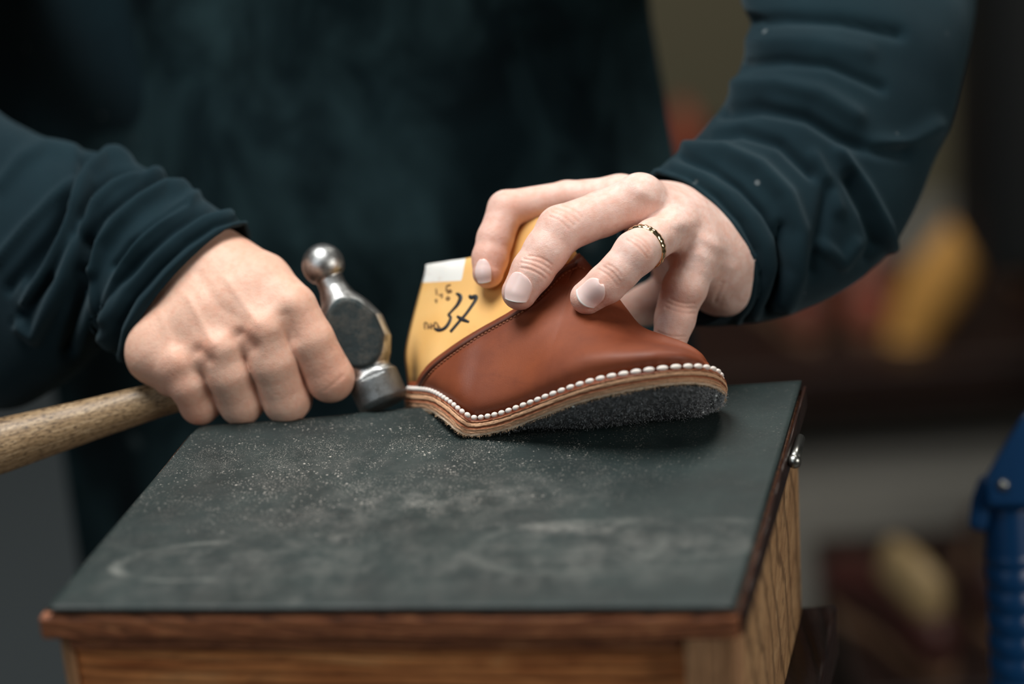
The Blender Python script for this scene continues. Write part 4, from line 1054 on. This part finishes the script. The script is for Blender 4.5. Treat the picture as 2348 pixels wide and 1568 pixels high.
# far rack across the middle right
qy = 3.0
q = PY(2000, 735, qy)
rack('shoe_rack', 'low dark rack behind the raised arm, carrying lasted shoes', PY(1480, 740, qy)[0]-.2, PY(2348, 740, qy)[0]+.5, qy-.16, qy+.22, q[2]-.0, w_dark)
shz = q[2]
SH = [('lasted_shoe', 'reddish brown lasted shoe on the low rack just below the raised sleeve', 1990, 3.05, 1.4, (.30, .075, .045), (.35, .16, .12), 1.),
      ('lasted_shoe', 'dark red lasted shoe on the low rack near the right picture edge', 2420, 3.05, 1.7, (.11, .03, .025), (.12, .06, .04), 1.1),
      ('lasted_shoe', 'brown lasted shoe on the low rack, right beside the sleeve cuff', 1800, 3.05, 1.75, (.20, .055, .035), (.30, .16, .10), .95)]
for nm, lab, px, Y, rz, c1, c2, sc in SH:
    x = PY(px, 690, Y)[0]; ell_shoe(nm, lab, (x, Y, shz), rz, c1, c2, sc)
# tall yellow last standing on the rack
x = PY(2195, 560, 3.0)
LYW, _, _ = mat('amber_last', (.78, .40, .10), .45)
def standing_last(nm, lab, base, h, r0, m, lean):
    V = []; n_, k_ = 16, 20
    for i in range(n_):
        t = i/(n_-1); r_ = r0*(.75+.55*math.sin(math.pi*min(1, t*1.1+.05)))*(1 if t < .95 else .7)
        for k in range(k_): th_ = 2*math.pi*k/k_; V.append((base[0]+math.cos(th_)*r_+lean*t*h, base[1]+math.sin(th_)*r_*.7, base[2]+t*h))
    o = mk(nm, V, grid_faces(n_, k_, True)+[tuple(range(k_-1, -1, -1)), tuple(range((n_-1)*k_, n_*k_))], m); return tag(o, lab, 'shoe last')
bz = PY(2085, 640, 2.93); tz = PY(2262, 445, 2.93)
standing_last('amber_last', 'amber shoe last standing on the rack between sleeve and dark cabinet', (bz[0], 2.93, shz+.0), tz[2]-shz, .036, LYW, (tz[0]-bz[0])/(tz[2]-shz))
DKSHEET, _, _ = mat('dark_sheet', (.035, .045, .05), .8)
o = box('added_dark_sheet', (-1.6, -.12, 1.9, 4.6, FZ, FZ+.012), DKSHEET, None, .004); tag(o, 'added dark blue grey sheet that darkens the floor, seen below the hammer handle', 'added sheet')  # invented sheet, added to keep the floor dark at the left
# cabinet, dark, right edge
x0 = PY(2262, 300, 2.6)[0]
cab = empty('cabinet', (x0+.35, 2.7, FZ), 'tall black cabinet at the upper right edge of the picture', 'cabinet')
BLK, _, _ = mat('black_cabinet_paint', (.006, .008, .009), .5)
zc = PY(2262, 640, 2.6)[2]
box('cabinet_body', (x0, x0+.8, 2.6, 2.8, zc, 1.5), BLK, cab)
box('door', (x0+.01, x0+.39, 2.58, 2.599, zc+.02, 1.48), BLK, cab); box('door', (x0+.4, x0+.79, 2.58, 2.599, zc+.02, 1.48), BLK, cab)
for x in (x0+.3, x0+.77):
    for y in (2.63, 2.77): box('leg', (x-.025, x+.025, y-.025, y+.025, FZ, zc-.0005), BLK, cab)
# olive board leaning far behind between body and arm
OLV, _, _ = mat('olive_board', (.14, .125, .075), .8)
xa, xb = PY(1560, 100, 3.9)[0], PY(2330, 100, 3.9)[0]
o = box('leaning_board', (xa-.1, xb-.02, 3.9, 3.93, FZ, PY(1600, -60, 3.9)[2]), OLV); tag(o, 'olive brown board standing behind the rack, seen between body and raised arm', 'board')
ORG, _, _ = mat('orange_red_leather', (.42, .10, .05), .5)
p1 = PY(1572, 340, 3.4); 
stl = standing_last('red_last', 'orange red last standing in the gap between apron and raised arm', (p1[0]+.0, 3.4, PY(1580, 385, 3.4)[2]), .10, .020, ORG, -.05)
rack('narrow_rack', 'narrow dark rack behind the apron carrying the orange red last', p1[0]-.3, p1[0]+.12, 3.3, 3.6, PY(1580, 385, 3.4)[2], w_dark, lower=False)
# low rack, bottom right
qz = PY(2050, 1330, 2.05)
zl = PY(2080, 1440, 2.0)[2]
rack('low_rack', 'low dark rack at the bottom right, in front of the grey floor', PY(1930, 1450, 2.0)[0], PY(2348, 1450, 2.0)[0]+.3, 1.88, 2.2, zl, w_dark, lower=False)
ell_shoe('lasted_shoe', 'dark red shoe with beige last on the low rack at the bottom right', (PY(2040, 1400, 2.0)[0], 2.0, zl), 1.9, (.07, .022, .018), (.50, .36, .18), .85)
ell_shoe('lasted_shoe', 'dark brown shoe on the low rack, nearest the bottom right corner', (PY(2290, 1400, 2.1)[0], 2.08, zl), 1.3, (.05, .022, .018), (.10, .07, .05), 1.)
ell_shoe('lasted_shoe', 'brown shoe standing on the floor at the bottom left corner', (PY(20, 1540, 2.0)[0]-.1, 2.3, FZ+.5), .3, (.10, .04, .025), (.12, .06, .04), 1.) if False else None

# ================================================================== LIGHT
def area(name, loc, target, size, power, color, sy=None):
    d = bpy.data.lights.new(name, 'AREA'); d.energy = power; d.color = color; d.size = size
    if sy: d.shape = 'RECTANGLE'; d.size_y = sy
    o = bpy.data.objects.new(name, d); o.location = loc; COL.objects.link(o)
    o.rotation_euler = (Vector(target)-Vector(loc)).to_track_quat('-Z', 'Y').to_euler(); return o
area('ceiling_lamp', (-.35, 1.12, 1.7), (-.05, 1.1, 0), 1.0, 42, (1.0, .98, .95), .8)
area('window_light', (-1.5, -.6, 1.5), (0, 1.15, 0), 1.2, 11, (.85, .94, 1.0), 1.0)
area('side_lamp', (1.4, .3, .65), (0.1, 1.1, -.1), .8, 11, (1.0, .95, .88), .6)
area('rear_lamp', (.9, 3.0, 2.1), (.6, 3.0, 0), 1.2, 32, (1.0, .95, .86), .6)
wd = bpy.data.worlds.new('world'); bpy.context.scene.world = wd; wd.use_nodes = True
wd.node_tree.nodes['Background'].inputs[0].default_value = (.25, .35, .42, 1); wd.node_tree.nodes['Background'].inputs[1].default_value = .15
sc = bpy.context.scene
sc.view_settings.view_transform = 'Standard'; sc.view_settings.look = 'None'; sc.view_settings.exposure = 0.0; sc.view_settings.gamma = 1
